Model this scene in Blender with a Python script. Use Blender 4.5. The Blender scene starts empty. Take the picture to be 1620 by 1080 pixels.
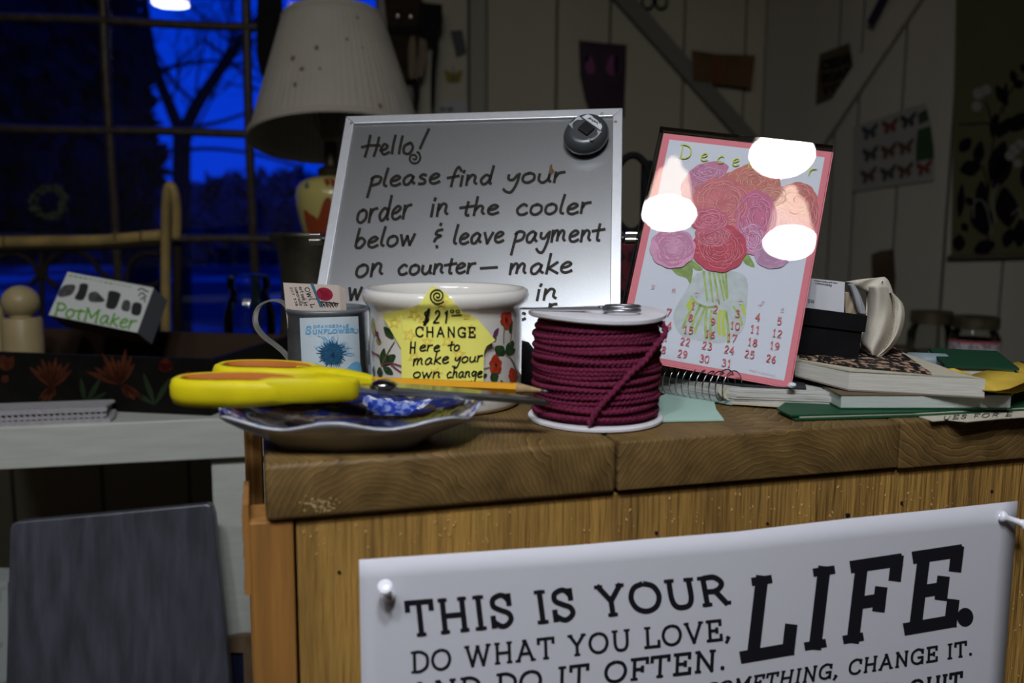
import bpy, bmesh, math, random
import numpy as np
from mathutils import Vector, Matrix
random.seed(7)
PI = math.pi
C = bpy.context.scene.collection
scn = bpy.context.scene

# ------------------------------------------------------------------ camera
F = 1400.0; PITCH = math.atan((540-350)/F); ROLL = 0.006; H = .125
cam = bpy.data.cameras.new('camera'); camo = bpy.data.objects.new('camera', cam); C.objects.link(camo)
cam.sensor_width = 36; cam.lens = F/1620*36; cam.clip_start = .01; cam.clip_end = 200
camo.matrix_world = Matrix.Translation((0, 0, H)) @ Matrix.Rotation(PI/2-PITCH, 4, 'X') @ Matrix.Rotation(ROLL, 4, 'Z')
cam.dof.use_dof = True; cam.dof.focus_distance = .66; cam.dof.aperture_fstop = 5.6
scn.camera = camo
# ------------------------------------------------------------------ world: dusk sky
w = bpy.data.worlds.new('world'); scn.world = w; w.use_nodes = True
nt = w.node_tree; nt.nodes.clear()
wo = nt.nodes.new('ShaderNodeOutputWorld'); bg = nt.nodes.new('ShaderNodeBackground')
tc = nt.nodes.new('ShaderNodeTexCoord'); sp = nt.nodes.new('ShaderNodeSeparateXYZ'); rp = nt.nodes.new('ShaderNodeValToRGB')
nz = nt.nodes.new('ShaderNodeTexNoise'); nz.inputs['Scale'].default_value = 6; mx = nt.nodes.new('ShaderNodeMath'); mx.operation = 'MULTIPLY_ADD'
mx.inputs[1].default_value = .25
nt.links.new(tc.outputs['Generated'], sp.inputs[0]); nt.links.new(tc.outputs['Generated'], nz.inputs['Vector'])
nt.links.new(nz.outputs[0], mx.inputs[0]); nt.links.new(sp.outputs['Z'], mx.inputs[2]); nt.links.new(mx.outputs[0], rp.inputs[0])
rp.color_ramp.elements[0].position = .0; rp.color_ramp.elements[0].color = (.0, .042, .66, 1)
rp.color_ramp.elements[1].position = .7; rp.color_ramp.elements[1].color = (.0, .030, .55, 1)
nt.links.new(rp.outputs[0], bg.inputs[0]); bg.inputs[1].default_value = 1.0; nt.links.new(bg.outputs[0], wo.inputs[0])
LAMP = 195.0          # radiance of the three lit bulbs of the ceiling light
SHADE = 9.0          # glow of their glass shades
scn.view_settings.view_transform = 'Standard'; scn.view_settings.look = 'None'
scn.view_settings.exposure = 0; scn.view_settings.gamma = 1; scn.view_settings.use_curve_mapping = False
try:
    scn.cycles.max_bounces = 8; scn.cycles.transparent_max_bounces = 24; scn.cycles.sample_clamp_indirect = 4
    scn.cycles.caustics_reflective = False; scn.cycles.caustics_refractive = False
except Exception: pass

# ------------------------------------------------------------------ measuring helpers (survey of the place)
CAM = np.array([0, 0, H])
def ray(px, py):
    a = (px-810)/F; b = -(py-540)/F; c, s = math.cos(ROLL), math.sin(ROLL)
    a, b = a*c-b*s, a*s+b*c
    return np.array([a, math.cos(PITCH)+b*math.sin(PITCH), -math.sin(PITCH)+b*math.cos(PITCH)])
def at(px, py, Y):
    r = ray(px, py); return CAM+r*(Y/r[1])
def gz(px, py, z=0.):
    r = ray(px, py); return CAM+r*((z-H)/r[2])
def vec(*a): return np.array(a, float)
def unit(v): v = np.array(v, float); return v/np.linalg.norm(v)
class Plane:
    def __init__(s, O, n): s.O = np.array(O, float); s.n = unit(n)     # n looks to the viewer
    def __call__(s, px, py, off=0.):
        r = ray(px, py); t = ((s.O+s.n*off-CAM)@s.n)/(r@s.n); return CAM+r*t
class Cyl:
    def __init__(s, cx, cy, r): s.c = vec(cx, cy); s.r = r
    def __call__(s, px, py, off=0.):
        r = ray(px, py); d = r[:2]; o = -s.c; R = s.r+off
        a = d@d; b = o@d; c = o@o-R*R; D = max(b*b-a*c, 0); t = (-b-math.sqrt(D))/a
        return CAM+r*t

# ------------------------------------------------------------------ mesh helpers
class MB:
    def __init__(s): s.v = []; s.f = []
    def add(s, v, f):
        n = len(s.v); s.v += [tuple(map(float, p)) for p in v]; s.f += [tuple(i+n for i in q) for q in f]; return s
ORG = {}
def org(o): return ORG.get(o.name, vec(0, 0, 0)) if o else vec(0, 0, 0)
def mesh(name, mb, mat, parent=None, smooth=False, loc=None, uv=None, label=None):
    v, f = (mb.v, mb.f) if isinstance(mb, MB) else mb
    o0 = org(parent); base = o0 if (parent or loc is None) else np.array(loc, float)
    me = bpy.data.meshes.new(name)
    me.from_pydata([tuple(np.array(p)-base) for p in v], [], [tuple(q) for q in f])
    if uv:
        ul = me.uv_layers.new(name='uv')
        co = [uv(p) for p in v]
        for l in me.loops: ul.data[l.index].uv = co[l.vertex_index]
    me.validate()
    bm = bmesh.new(); bm.from_mesh(me); bmesh.ops.recalc_face_normals(bm, faces=bm.faces); bm.to_mesh(me); bm.free()
    if smooth:
        me.polygons.foreach_set('use_smooth', [True]*len(me.polygons))
        if smooth is not True:
            try: me.set_sharp_from_angle(angle=smooth)
            except Exception: pass
    if isinstance(mat, (list, tuple)):
        for m in mat: me.materials.append(m)
    else: me.materials.append(mat)
    o = bpy.data.objects.new(name, me); C.objects.link(o)
    if parent: o.parent = parent
    else: o.location = base
    ORG[o.name] = base
    if label: o['label'] = label
    return o
def tag(o, label, cat, group=None, kind=None):
    if label: o['label'] = label
    if cat: o['category'] = cat
    if group: o['group'] = group
    if kind: o['kind'] = kind
    return o
def thing(name, loc, label, cat, group=None):
    o = bpy.data.objects.new(name, None); C.objects.link(o); o.location = tuple(loc); o.empty_display_size = .01
    ORG[o.name] = np.array(loc, float); return tag(o, label, cat, group)
def struct(name, mb, mat, **k):
    o = mesh(name, mb, mat, **k); o['kind'] = 'structure'; return o
def frame(yaw): return vec(math.cos(yaw), math.sin(yaw), 0), vec(-math.sin(yaw), math.cos(yaw), 0)
def hexa(O, ux, uy, uz, x0, x1, y0, y1, z0, z1, bev=0., seg=2):
    """box given in a frame; bevelled when asked"""
    bm = bmesh.new()
    P = [np.array(O)+ux*x+uy*y+uz*z for z in (z0, z1) for y in (y0, y1) for x in (x0, x1)]
    vs = [bm.verts.new(tuple(p)) for p in P]
    for q in ((0, 2, 3, 1), (4, 5, 7, 6), (0, 1, 5, 4), (2, 6, 7, 3), (0, 4, 6, 2), (1, 3, 7, 5)): bm.faces.new([vs[i] for i in q])
    bmesh.ops.recalc_face_normals(bm, faces=bm.faces)
    if bev: bmesh.ops.bevel(bm, geom=list(bm.edges), offset=bev, segments=seg, affect='EDGES', profile=.5)
    bm.verts.index_update(); v = [tuple(x.co) for x in bm.verts]; f = [[x.index for x in q.verts] for q in bm.faces]; bm.free()
    return v, f
X, Y, Z = vec(1, 0, 0), vec(0, 1, 0), vec(0, 0, 1)
def box(x0, x1, y0, y1, z0, z1, bev=0.): return hexa(vec(0, 0, 0), X, Y, Z, x0, x1, y0, y1, z0, z1, bev)
def tube(path, r, n=8, closed=False, cap=True, lobes=0, twist=0, flat=None, amp=.16):
    P = np.array(path, float); m = len(P); R = np.full(m, r) if np.isscalar(r) else np.array(r, float)
    T = np.roll(P, -1, 0)-np.roll(P, 1, 0)
    if not closed: T[0] = P[1]-P[0]; T[-1] = P[-1]-P[-2]
    T /= np.linalg.norm(T, axis=1)[:, None]+1e-12
    N = np.zeros_like(P); a = Z if abs(T[0][2]) < .9 else X
    nrm = np.cross(T[0], a); nrm /= np.linalg.norm(nrm)
    if flat is not None: nrm = np.array(flat, float)
    v = []; f = []; L = 0
    for i in range(m):
        if flat is None: nrm = nrm-T[i]*(nrm@T[i])
        else: nrm = np.array(flat, float)-T[i]*(np.array(flat)@T[i])
        nrm = nrm/(np.linalg.norm(nrm)+1e-12); b = np.cross(T[i], nrm)
        if i: L += np.linalg.norm(P[i]-P[i-1])
        for k in range(n):
            t = 2*PI*k/n; rr = R[i]*(1+(amp*math.cos(lobes*t+twist*L) if lobes else 0))
            v.append(P[i]+nrm*rr*math.cos(t)+b*rr*math.sin(t))
    mm = m if closed else m-1
    for i in range(mm):
        j = (i+1) % m
        for k in range(n): f.append((i*n+k, i*n+(k+1) % n, j*n+(k+1) % n, j*n+k))
    if cap and not closed: f.append(tuple(range(n))); f.append(tuple(range((m-1)*n, m*n)))
    return v, f
def strap(path, wdir, wid, th):
    """flat band following a path; wdir = width direction"""
    P = np.array(path, float); m = len(P); T = np.gradient(P, axis=0); v = []; f = []
    wd = np.array(wdir, float)
    for i in range(m):
        w_ = wd[i] if wd.ndim == 2 else wd
        n_ = unit(np.cross(T[i], w_))
        ww = wid[i] if hasattr(wid, '__len__') else wid
        for a, b in ((-.5, -.5), (.5, -.5), (.5, .5), (-.5, .5)): v.append(P[i]+w_*a*ww+n_*b*th)
    for i in range(m-1):
        for k in range(4): f.append((i*4+k, i*4+(k+1) % 4, i*4+4+(k+1) % 4, i*4+4+k))
    f += [(0, 1, 2, 3), tuple(range(4*m-4, 4*m))]
    return v, f
def lathe(prof, c, n=48, M=None, cap=True):
    v = []; f = []; c = np.array(c, float)
    for r, z in prof:
        for k in range(n):
            p = vec(r*math.cos(2*PI*k/n), r*math.sin(2*PI*k/n), z)
            if M is not None: p = M@p
            v.append(c+p)
    for i in range(len(prof)-1):
        for k in range(n): f.append((i*n+k, i*n+(k+1) % n, (i+1)*n+(k+1) % n, (i+1)*n+k))
    if cap:
        if prof[0][0] > 1e-6: f.append(tuple(range(n)))
        if prof[-1][0] > 1e-6: f.append(tuple(range((len(prof)-1)*n, len(prof)*n)))
    return v, f
def blobm(c, r, n=16, m=10, M=None, wob=0., seed=0):
    rnd = random.Random(seed); v = []; f = []
    for i in range(m+1):
        th = PI*i/m
        for k in range(n):
            ph = 2*PI*k/n; q = 1+rnd.uniform(-wob, wob)
            p = vec(math.sin(th)*math.cos(ph)*r[0], math.sin(th)*math.sin(ph)*r[1], math.cos(th)*r[2])*q
            if M is not None: p = M@p
            v.append(np.array(c)+p)
    for i in range(m):
        for k in range(n): f.append((i*n+k, i*n+(k+1) % n, (i+1)*n+(k+1) % n, (i+1)*n+k))
    return v, f
def rotm(axis, a): return np.array(Matrix.Rotation(a, 3, axis))
def crom(pts, n=8, closed=False):
    P = [np.array(p, float) for p in pts]
    if len(P) < 3: return P
    if closed: P = [P[-1]]+P+[P[0], P[1]]
    else: P = [P[0]*2-P[1]]+P+[P[-1]*2-P[-2]]
    out = []
    for i in range(1, len(P)-2):
        a, b, c, d = P[i-1:i+3]
        for k in range(n):
            t = k/n; out.append(.5*((2*b)+(-a+c)*t+(2*a-5*b+4*c-d)*t*t+(-a+3*b-3*c+d)*t**3))
    if not closed: out.append(P[-2])
    return out
def prism(poly, mp, o0, o1):
    n = len(poly)
    if isinstance(mp, Plane): v = [mp(x, y)+mp.n*o1 for x, y in poly]+[mp(x, y)+mp.n*o0 for x, y in poly]   # straight through, square to its face
    else: v = [mp(x, y, o1) for x, y in poly]+[mp(x, y, o0) for x, y in poly]
    return v, [tuple(range(n)), tuple(range(n, 2*n))]+[(i, (i+1) % n, n+(i+1) % n, n+i) for i in range(n)]
def ribbon(mb, pts, wd, mp, off):
    P = [np.array(p, float) for p in pts]
    Q = [P[0]]
    for p in P[1:]:
        if np.linalg.norm(p-Q[-1]) > 1e-3: Q.append(p)
    if len(Q) < 2: return
    P = np.array(Q); n = len(P); T = np.gradient(P, axis=0); T /= np.linalg.norm(T, axis=1)[:, None]+1e-9
    N = np.stack([-T[:, 1], T[:, 0]], 1); v = []; f = []
    W = np.full(n, wd) if np.isscalar(wd) else np.array([np.interp(i/(n-1), np.linspace(0, 1, len(wd)), wd) for i in range(n)])
    for i in range(n):
        if 0 < i < n-1:                                     # mitre
            a = P[i]-P[i-1]; b = P[i+1]-P[i]; a = a/np.linalg.norm(a); b = b/np.linalg.norm(b)
            c = max(.5, math.sqrt(max(0, (1+a@b)/2))); k = 1/c
        else: k = 1
        for s_ in (-.5, .5):
            q = P[i]+N[i]*s_*W[i]*k; v.append(mp(q[0], q[1], off))
    for i in range(n-1): f.append((2*i, 2*i+1, 2*i+3, 2*i+2))
    mb.add(v, f)
def colfill(mb, poly, mp, offf, step=4., K=6):
    """fill an outline column by column so that it hugs a curved surface"""
    P = list(poly); xs = [p[0] for p in P]; x0, x1 = min(xs)+.01, max(xs)-.01; n = max(2, int((x1-x0)/step)); cols = []
    for i in range(n+1):
        x = x0+(x1-x0)*i/n; ys = []
        for (a, b), (c, d) in zip(P, P[1:]+P[:1]):
            if (a-x)*(c-x) < 0: ys.append(b+(d-b)*(x-a)/(c-a))
        cols.append((x, min(ys), max(ys)))
    v = []; f = []
    for x, a, b in cols:
        for k in range(K+1):
            y = a+(b-a)*k/K; v.append(mp(x, y, offf(x, y) if callable(offf) else offf))
    for i in range(n):
        for k in range(K): f.append((i*(K+1)+k, (i+1)*(K+1)+k, (i+1)*(K+1)+k+1, i*(K+1)+k+1))
    mb.add(v, f)

# ------------------------------------------------------------------ materials
MATS = {}
def pm(name, col, rough=.6, metal=0., var=None, vscale=30., bump=0., bscale=200., stretch=(1, 1, 1), spec=.22, coat=0., col2=None, uv=False, trans=0., detail=6., lo=.35, hi=.65, bdist=.001):
    if name in MATS: return MATS[name]
    m = bpy.data.materials.new(name); m.use_nodes = True; n = m.node_tree.nodes; l = m.node_tree.links
    b = n['Principled BSDF']; b.inputs['Base Color'].default_value = (*col, 1); b.inputs['Roughness'].default_value = rough
    b.inputs['Metallic'].default_value = metal; b.inputs['Specular IOR Level'].default_value = spec; b.inputs['Coat Weight'].default_value = coat
    b.inputs['Transmission Weight'].default_value = trans
    if var or col2 or bump:
        t = n.new('ShaderNodeTexCoord'); mp = n.new('ShaderNodeMapping'); mp.inputs['Scale'].default_value = stretch
        l.new(t.outputs['UV' if uv else 'Object'], mp.inputs[0])
    if var or col2:
        z = n.new('ShaderNodeTexNoise'); z.inputs['Scale'].default_value = vscale; z.inputs['Detail'].default_value = detail
        l.new(mp.outputs[0], z.inputs['Vector']); r = n.new('ShaderNodeValToRGB')
        c2 = col2 or tuple(x*(1-(var or 0)) for x in col)
        r.color_ramp.elements[0].position = lo; r.color_ramp.elements[1].position = hi
        r.color_ramp.elements[0].color = (*c2, 1); r.color_ramp.elements[1].color = (*col, 1)
        l.new(z.outputs[0], r.inputs[0]); l.new(r.outputs[0], b.inputs['Base Color'])
    if bump:
        z2 = n.new('ShaderNodeTexNoise'); z2.inputs['Scale'].default_value = bscale; z2.inputs['Detail'].default_value = 4
        l.new(mp.outputs[0], z2.inputs['Vector']); bp = n.new('ShaderNodeBump'); bp.inputs['Strength'].default_value = bump
        bp.inputs['Distance'].default_value = bdist; l.new(z2.outputs[0], bp.inputs['Height']); l.new(bp.outputs[0], b.inputs['Normal'])
    MATS[name] = m; return m
def glassy(name, ior=1.5, tint=(1, 1, 1), rough=0.):
    m = bpy.data.materials.new(name); m.use_nodes = True; n = m.node_tree.nodes; l = m.node_tree.links; n.clear()
    o = n.new('ShaderNodeOutputMaterial'); mx = n.new('ShaderNodeMixShader'); tr = n.new('ShaderNodeBsdfTransparent'); g = n.new('ShaderNodeBsdfGlossy')
    fr = n.new('ShaderNodeFresnel'); fr.inputs[0].default_value = ior; tr.inputs[0].default_value = (*tint, 1); g.inputs['Roughness'].default_value = rough
    l.new(fr.outputs[0], mx.inputs[0]); l.new(tr.outputs[0], mx.inputs[1]); l.new(g.outputs[0], mx.inputs[2]); l.new(mx.outputs[0], o.inputs[0])
    MATS[name] = m; return m
def emis(name, col, s, diff=None):
    m = bpy.data.materials.new(name); m.use_nodes = True; b = m.node_tree.nodes['Principled BSDF']
    b.inputs['Base Color'].default_value = (*(diff or col), 1); b.inputs['Emission Color'].default_value = (*col, 1); b.inputs['Emission Strength'].default_value = s
    MATS[name] = m; return m
def ringwood(name, cu, cv, dark, light, scale=420., dist=3.):
    """end grain: growth rings round a pith at (cu, cv) of the board's face (uv in metres)"""
    m = bpy.data.materials.new(name); m.use_nodes = True; n = m.node_tree.nodes; l = m.node_tree.links; b = n['Principled BSDF']
    b.inputs['Roughness'].default_value = .5; b.inputs['Specular IOR Level'].default_value = .18
    t = n.new('ShaderNodeUVMap'); mp = n.new('ShaderNodeMapping'); mp.vector_type = 'POINT'; mp.inputs['Location'].default_value = (-cu, -cv, 0)
    l.new(t.outputs[0], mp.inputs[0])
    z = n.new('ShaderNodeTexNoise'); z.inputs['Scale'].default_value = 28; z.inputs['Detail'].default_value = 3; l.new(mp.outputs[0], z.inputs['Vector'])
    ln = n.new('ShaderNodeVectorMath'); ln.operation = 'LENGTH'; l.new(mp.outputs[0], ln.inputs[0])
    a = n.new('ShaderNodeMath'); a.operation = 'MULTIPLY_ADD'; a.inputs[1].default_value = .02*dist/3; l.new(z.outputs[0], a.inputs[0]); l.new(ln.outputs['Value'], a.inputs[2])
    s = n.new('ShaderNodeMath'); s.operation = 'MULTIPLY'; s.inputs[1].default_value = scale; l.new(a.outputs[0], s.inputs[0])
    fr = n.new('ShaderNodeMath'); fr.operation = 'FRACT'; l.new(s.outputs[0], fr.inputs[0])
    r = n.new('ShaderNodeValToRGB'); e = r.color_ramp.elements
    md = tuple((p*.5+q*.5) for p, q in zip(dark, light))
    e[0].position = 0; e[0].color = (*light, 1); e[1].position = .30; e[1].color = (*md, 1)
    x = e.new(.8); x.color = (*md, 1); x = e.new(.9); x.color = (*dark, 1); x = e.new(1.); x.color = (*md, 1)
    l.new(fr.outputs[0], r.inputs[0])
    z2 = n.new('ShaderNodeTexNoise'); z2.inputs['Scale'].default_value = 60; z2.inputs['Detail'].default_value = 6; l.new(t.outputs[0], z2.inputs['Vector'])
    r2 = n.new('ShaderNodeValToRGB'); r2.color_ramp.elements[0].position = .3; r2.color_ramp.elements[0].color = (.62, .62, .62, 1); r2.color_ramp.elements[1].position = .7; r2.color_ramp.elements[1].color = (1.15, 1.15, 1.15, 1)
    l.new(z2.outputs[0], r2.inputs[0]); mm = n.new('ShaderNodeMix'); mm.data_type = 'RGBA'; mm.blend_type = 'MULTIPLY'; mm.inputs[0].default_value = 1
    l.new(r.outputs[0], mm.inputs[6]); l.new(r2.outputs[0], mm.inputs[7]); l.new(mm.outputs[2], b.inputs['Base Color'])
    bp = n.new('ShaderNodeBump'); bp.inputs['Strength'].default_value = .15; bp.inputs['Distance'].default_value = .0006; l.new(z2.outputs[0], bp.inputs['Height']); l.new(bp.outputs[0], b.inputs['Normal'])
    MATS[name] = m; return m

# ------------------------------------------------------------------ stroke lettering
LOW = {
'a': (1., 's.78,.85 .5,1.02 .12,.65 .15,.12 .45,.05 .75,.6 .8,.95|s.8,.95 .74,.35 .98,.05'),
'b': (.9, 's.28,2 .16,1 .1,.1|s.1,.55 .45,1 .8,.6 .5,.05 .1,.08'),
'c': (.9, 's.82,.82 .5,1.02 .12,.55 .25,.06 .6,.02 .88,.22'),
'd': (1., 's.78,.8 .45,1 .1,.5 .3,.03 .65,.3 .85,1|s.95,2 .84,1 .78,.2 .95,.02'),
'e': (.9, 's.12,.48 .5,.58 .76,.85 .5,1.03 .15,.7 .14,.2 .45,.0 .9,.22'),
'f': (.7, 's.9,1.45 .65,1.95 .42,1.5 .3,.7 .22,-.15|l-.1,.85 .7,1.02'),
'g': (.9, 's.75,.85 .4,1 .1,.6 .35,.15 .75,.7|s.8,1 .8,.2 .68,-.7 .35,-.95 .05,-.65'),
'h': (.9, 'l.22,2 .1,0|s.12,.45 .42,1 .68,.85 .66,.35 .85,.0'),
'i': (.4, 'l.2,1 .15,0|l.26,1.4 .3,1.55'),
'k': (.9, 'l.25,1.9 .1,0|l.78,1.05 .2,.5 .85,0'),
'l': (.42, 's.3,2 .16,1 .12,.25 .38,.02'),
'm': (1.35, 'l.1,1 .08,0|s.1,.45 .35,1 .55,.85 .52,0|s.54,.45 .82,1 1.03,.85 1.02,.3 1.2,.0'),
'n': (.95, 'l.12,1 .08,0|s.1,.45 .4,1 .68,.85 .66,.3 .88,.02'),
'o': (.95, 's.5,1.02 .15,.8 .1,.25 .42,.0 .8,.3 .8,.8 .5,1.02 .4,.9'),
'p': (.95, 'l.25,.95 .0,-1.05|s.1,.75 .45,1.08 .88,.9 .75,.35 .2,.12'),
'q': (.9, 's.75,.85 .4,1 .1,.5 .4,.05 .75,.6|l.8,1 .75,-1'),
'r': (.75, 'l.12,1 .08,0|s.1,.45 .32,.92 .75,1.02'),
's': (.8, 's.72,.88 .42,1.02 .22,.75 .6,.42 .58,.08 .1,.04'),
't': (.75, 's.45,1.65 .35,.6 .38,.1 .62,.05|l-.1,.92 .85,1.08'),
'u': (.95, 's.12,1 .1,.3 .38,.0 .7,.35 .78,1|s.78,1 .74,.3 .92,.0'),
'v': (.85, 'l.1,1 .4,0 .8,1'),
'w': (1.2, 'l.05,1 .28,0 .55,.85 .8,0 1.1,1'),
'x': (.8, 'l.1,1 .75,0|l.7,1 .1,0'),
'y': (.9, 's.15,1 .15,.5 .45,.4 .75,.95|s.85,1.1 .74,.1 .45,-.85 .1,-.85 -.15,-.5'),
'&': (.8, 's.75,1.1 .35,1.0 .25,.7 .6,.55 .3,.35 .15,.0|l.5,1.5 .53,1.6|l.4,-.35 .43,-.45'),
"'": (.3, 'l.2,1.9 .15,1.5'), '-': (.8, 'l.1,.55 .75,.55'),
}
CAP = {
'A': (.95, 'l.12,0 .47,1 .83,0|l.25,.34 .7,.34', '.1,0,.13 .85,0,.13 .42,1,.1'),
'B': (.8, 'l.2,0 .2,1|s.2,1 .5,1 .68,.78 .5,.54 .2,.53|s.2,.53 .55,.53 .76,.27 .55,0 .2,0', '.12,0,.09 .12,1,.09'),
'C': (.9, 's.82,.78 .68,.95 .45,1 .16,.82 .08,.5 .17,.17 .45,0 .7,.05 .84,.23|l.82,.95 .82,.7', ''),
'D': (.9, 'l.2,0 .2,1|s.2,1 .5,.99 .78,.8 .85,.5 .78,.2 .5,.01 .2,0', '.12,0,.1 .12,1,.1'),
'E': (.8, 'l.2,0 .2,1|l.1,1 .72,1 .72,.78|l.2,.5 .55,.5 |l.55,.6 .55,.4|l.1,0 .75,0 .75,.24', '.12,0,.1 .12,1,.1'),
'F': (.78, 'l.2,0 .2,1|l.1,1 .75,1 .75,.78|l.2,.48 .55,.48|l.55,.59 .55,.38', '.2,0,.16 .12,1,.1'),
'G': (.95, 's.82,.8 .68,.95 .45,1 .16,.82 .08,.5 .17,.17 .45,0 .7,.06 .82,.22|l.82,.0 .82,.42 .55,.42|l.82,.95 .82,.72', ''),
'H': (1., 'l.2,0 .2,1|l.8,0 .8,1|l.2,.5 .8,.5', '.2,0,.14 .2,1,.14 .8,0,.14 .8,1,.14'),
'I': (.4, 'l.2,0 .2,1', '.2,0,.17 .2,1,.17'),
'J': (.6, 's.45,1 .45,.3 .35,.03 .12,.03 .03,.25', '.42,1,.16'),
'K': (.9, 'l.2,0 .2,1|l.8,1 .25,.45|l.4,.6 .8,0', '.2,0,.14 .2,1,.14 .78,1,.12 .82,0,.12'),
'L': (.78, 'l.2,0 .2,1|l.08,0 .75,0 .75,.27', '.2,1,.16 .12,0,.1'),
'M': (1.15, 'l.18,0 .18,1 .57,.3 .97,1 .97,0', '.17,0,.13 .13,1,.1 .98,0,.13 1.02,1,.1'),
'N': (1., 'l.2,0 .2,1 .8,0 .8,1', '.2,0,.14 .14,1,.1 .8,1,.14'),
'O': (1., 's.5,1 .2,.86 .07,.5 .2,.14 .5,0 .8,.14 .93,.5 .8,.86 .5,1', ''),
'P': (.8, 'l.2,0 .2,1|s.2,1 .55,1 .76,.74 .55,.47 .2,.46', '.2,0,.15 .12,1,.1'),
'Q': (1., 's.5,1 .2,.86 .07,.5 .2,.14 .5,0 .8,.14 .93,.5 .8,.86 .5,1|s.45,.25 .65,.1 .9,-.12', ''),
'R': (.92, 'l.2,0 .2,1|s.2,1 .55,1 .74,.75 .55,.5 .2,.48|l.5,.5 .78,.0', '.2,0,.15 .12,1,.1 .85,0,.08'),
'S': (.75, 's.62,.82 .5,.97 .35,1 .15,.88 .15,.66 .36,.52 .58,.4 .64,.2 .5,.03 .33,0 .12,.15|l.63,.98 .63,.7|l.1,.02 .1,.3', ''),
'T': (.85, 'l.42,0 .42,1|l.06,.78 .06,1 .79,1 .79,.78', '.42,0,.15'),
'U': (.95, 's.2,1 .2,.35 .3,.07 .5,.0 .7,.07 .8,.35 .8,1', '.2,1,.15 .8,1,.15'),
'V': (.95, 'l.12,1 .47,0 .83,1', '.12,1,.13 .83,1,.13'),
'W': (1.3, 'l.12,1 .38,0 .65,.95 .92,0 1.18,1', '.12,1,.13 1.18,1,.13 .65,.97,.1'),
'Y': (.9, 'l.12,1 .45,.48 .78,1|l.45,.48 .45,0', '.12,1,.13 .78,1,.13 .45,0,.15'),
'.': (.35, 'd.15,.06', ''), ',': (.35, 'd.15,.06|l.2,.05 .08,-.17', ''), "'": (.3, 'l.15,1 .1,.75', ''), ' ': (.5, '', ''),
'0': (.62, 's.31,1 .1,.8 .08,.3 .31,0 .54,.3 .52,.8 .31,1', ''),
'1': (.5, 'l.12,.82 .28,1 .28,0', '.28,0,.16'),
'2': (.62, 's.1,.78 .2,.97 .42,.97 .52,.74 .3,.35 .08,.03|l.08,.03 .56,.03', ''),
'3': (.6, 's.1,.88 .3,1 .5,.8 .28,.55|s.28,.55 .55,.42 .5,.1 .25,.0 .08,.12', ''),
'4': (.62, 'l.44,0 .44,1 .05,.3 .58,.3', '.44,0,.12'),
'5': (.6, 'l.5,1 .15,1 .12,.55|s.12,.55 .4,.65 .54,.35 .35,.02 .08,.1', ''),
'6': (.6, 's.5,.95 .2,.75 .08,.3 .3,.0 .53,.25 .35,.55 .1,.35', ''),
'7': (.58, 'l.05,.82 .08,1 .54,1 .22,0', ''),
'8': (.6, 's.3,1 .1,.78 .3,.55 .53,.25 .3,0 .07,.25 .3,.55 .5,.78 .3,1', ''),
'9': (.6, 's.5,.65 .25,.45 .08,.72 .3,1 .53,.7 .45,.2 .12,.03', ''),
'$': (.7, 's.55,.82 .35,.95 .12,.78 .35,.52 .58,.28 .35,.05 .08,.18|l.4,1.12 .25,-.1|l.5,1.12 .35,-.1', ''),
}
def glyph(ch, serif):
    """strokes of a character: [(kind, [(x, y)...])], width"""
    if ch in CAP: wd, s, sf = CAP[ch]
    else: wd, s = LOW[ch]; sf = ''
    out = []
    for q in s.split('|'):
        q = q.strip()
        if not q: continue
        pts = [tuple(float(t) for t in p.split(',')) for p in q[1:].split()]
        out.append((q[0], pts))
    if serif and sf:
        for q in sf.split():
            x, y, h_ = map(float, q.split(',')); out.append(('f', [(x-h_, y), (x+h_, y)]))
    return out, wd
def write(mb, text, quad, mp, off, sw, serif=False, sfw=None, xh=1., asc=None, gap=.12, slab_in=True, jit=0.):
    """quad = bl, br, tl, tr of the line in survey pixels. xh: x-height of small letters / line height"""
    bl, br, tl, tr = [np.array(q, float) for q in quad]
    wds = []
    for ch in text:
        if ch == ' ': wds.append(.55); continue
        g, wd = glyph(ch, serif); k = (xh if ch in LOW and ch not in CAP else 1.)
        wds.append(wd*k+gap)
    tot = sum(wds)-gap; x = 0
    Hpx = np.linalg.norm(tl-bl); e = (sw/2/Hpx) if slab_in else 0
    for ch, wd in zip(text, wds):
        if ch != ' ':
            g, gw = glyph(ch, serif); low = ch in LOW and ch not in CAP
            dy = random.uniform(-jit, jit)
            for kind, pts in g:
                if low:
                    if asc is not None: pts = [(a, (b if b <= 1 else 1+(b-1)*asc)) for a, b in pts]
                    pts = [(a*xh, b*xh+dy) for a, b in pts]
                def M(a, b):
                    b = e+b*(1-2*e); u = (x+a)/tot
                    return (bl*(1-u)+br*u)*(1-b)+(tl*(1-u)+tr*u)*b
                P = [M(a, b) for a, b in pts]
                if kind == 'd':
                    c = P[0]; r = sw*.62; ribbon(mb, [c-[0, r], c-[0, r*.5], c, c+[0, r*.5], c+[0, r]], [r*.9, r*1.8, r*2, r*1.8, r*.9], mp, off); continue
                if kind == 's': P = crom(P, 7)
                elif kind == 'l' and len(P) > 2:                # keep corners crisp
                    for a, b in zip(P, P[1:]):
                        d = (b-a)/(np.linalg.norm(b-a)+1e-9)*sw*.42; ribbon(mb, [a-d, b+d], sw, mp, off)
                    continue
                elif kind == 'l' and sw > 2:
                    a, b = P[0], P[-1]; d = (b-a)/(np.linalg.norm(b-a)+1e-9)*sw*.4; P = [a-d, b+d]
                ribbon(mb, P, (sfw or sw*.75) if kind == 'f' else sw, mp, off)
        x += wd
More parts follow.
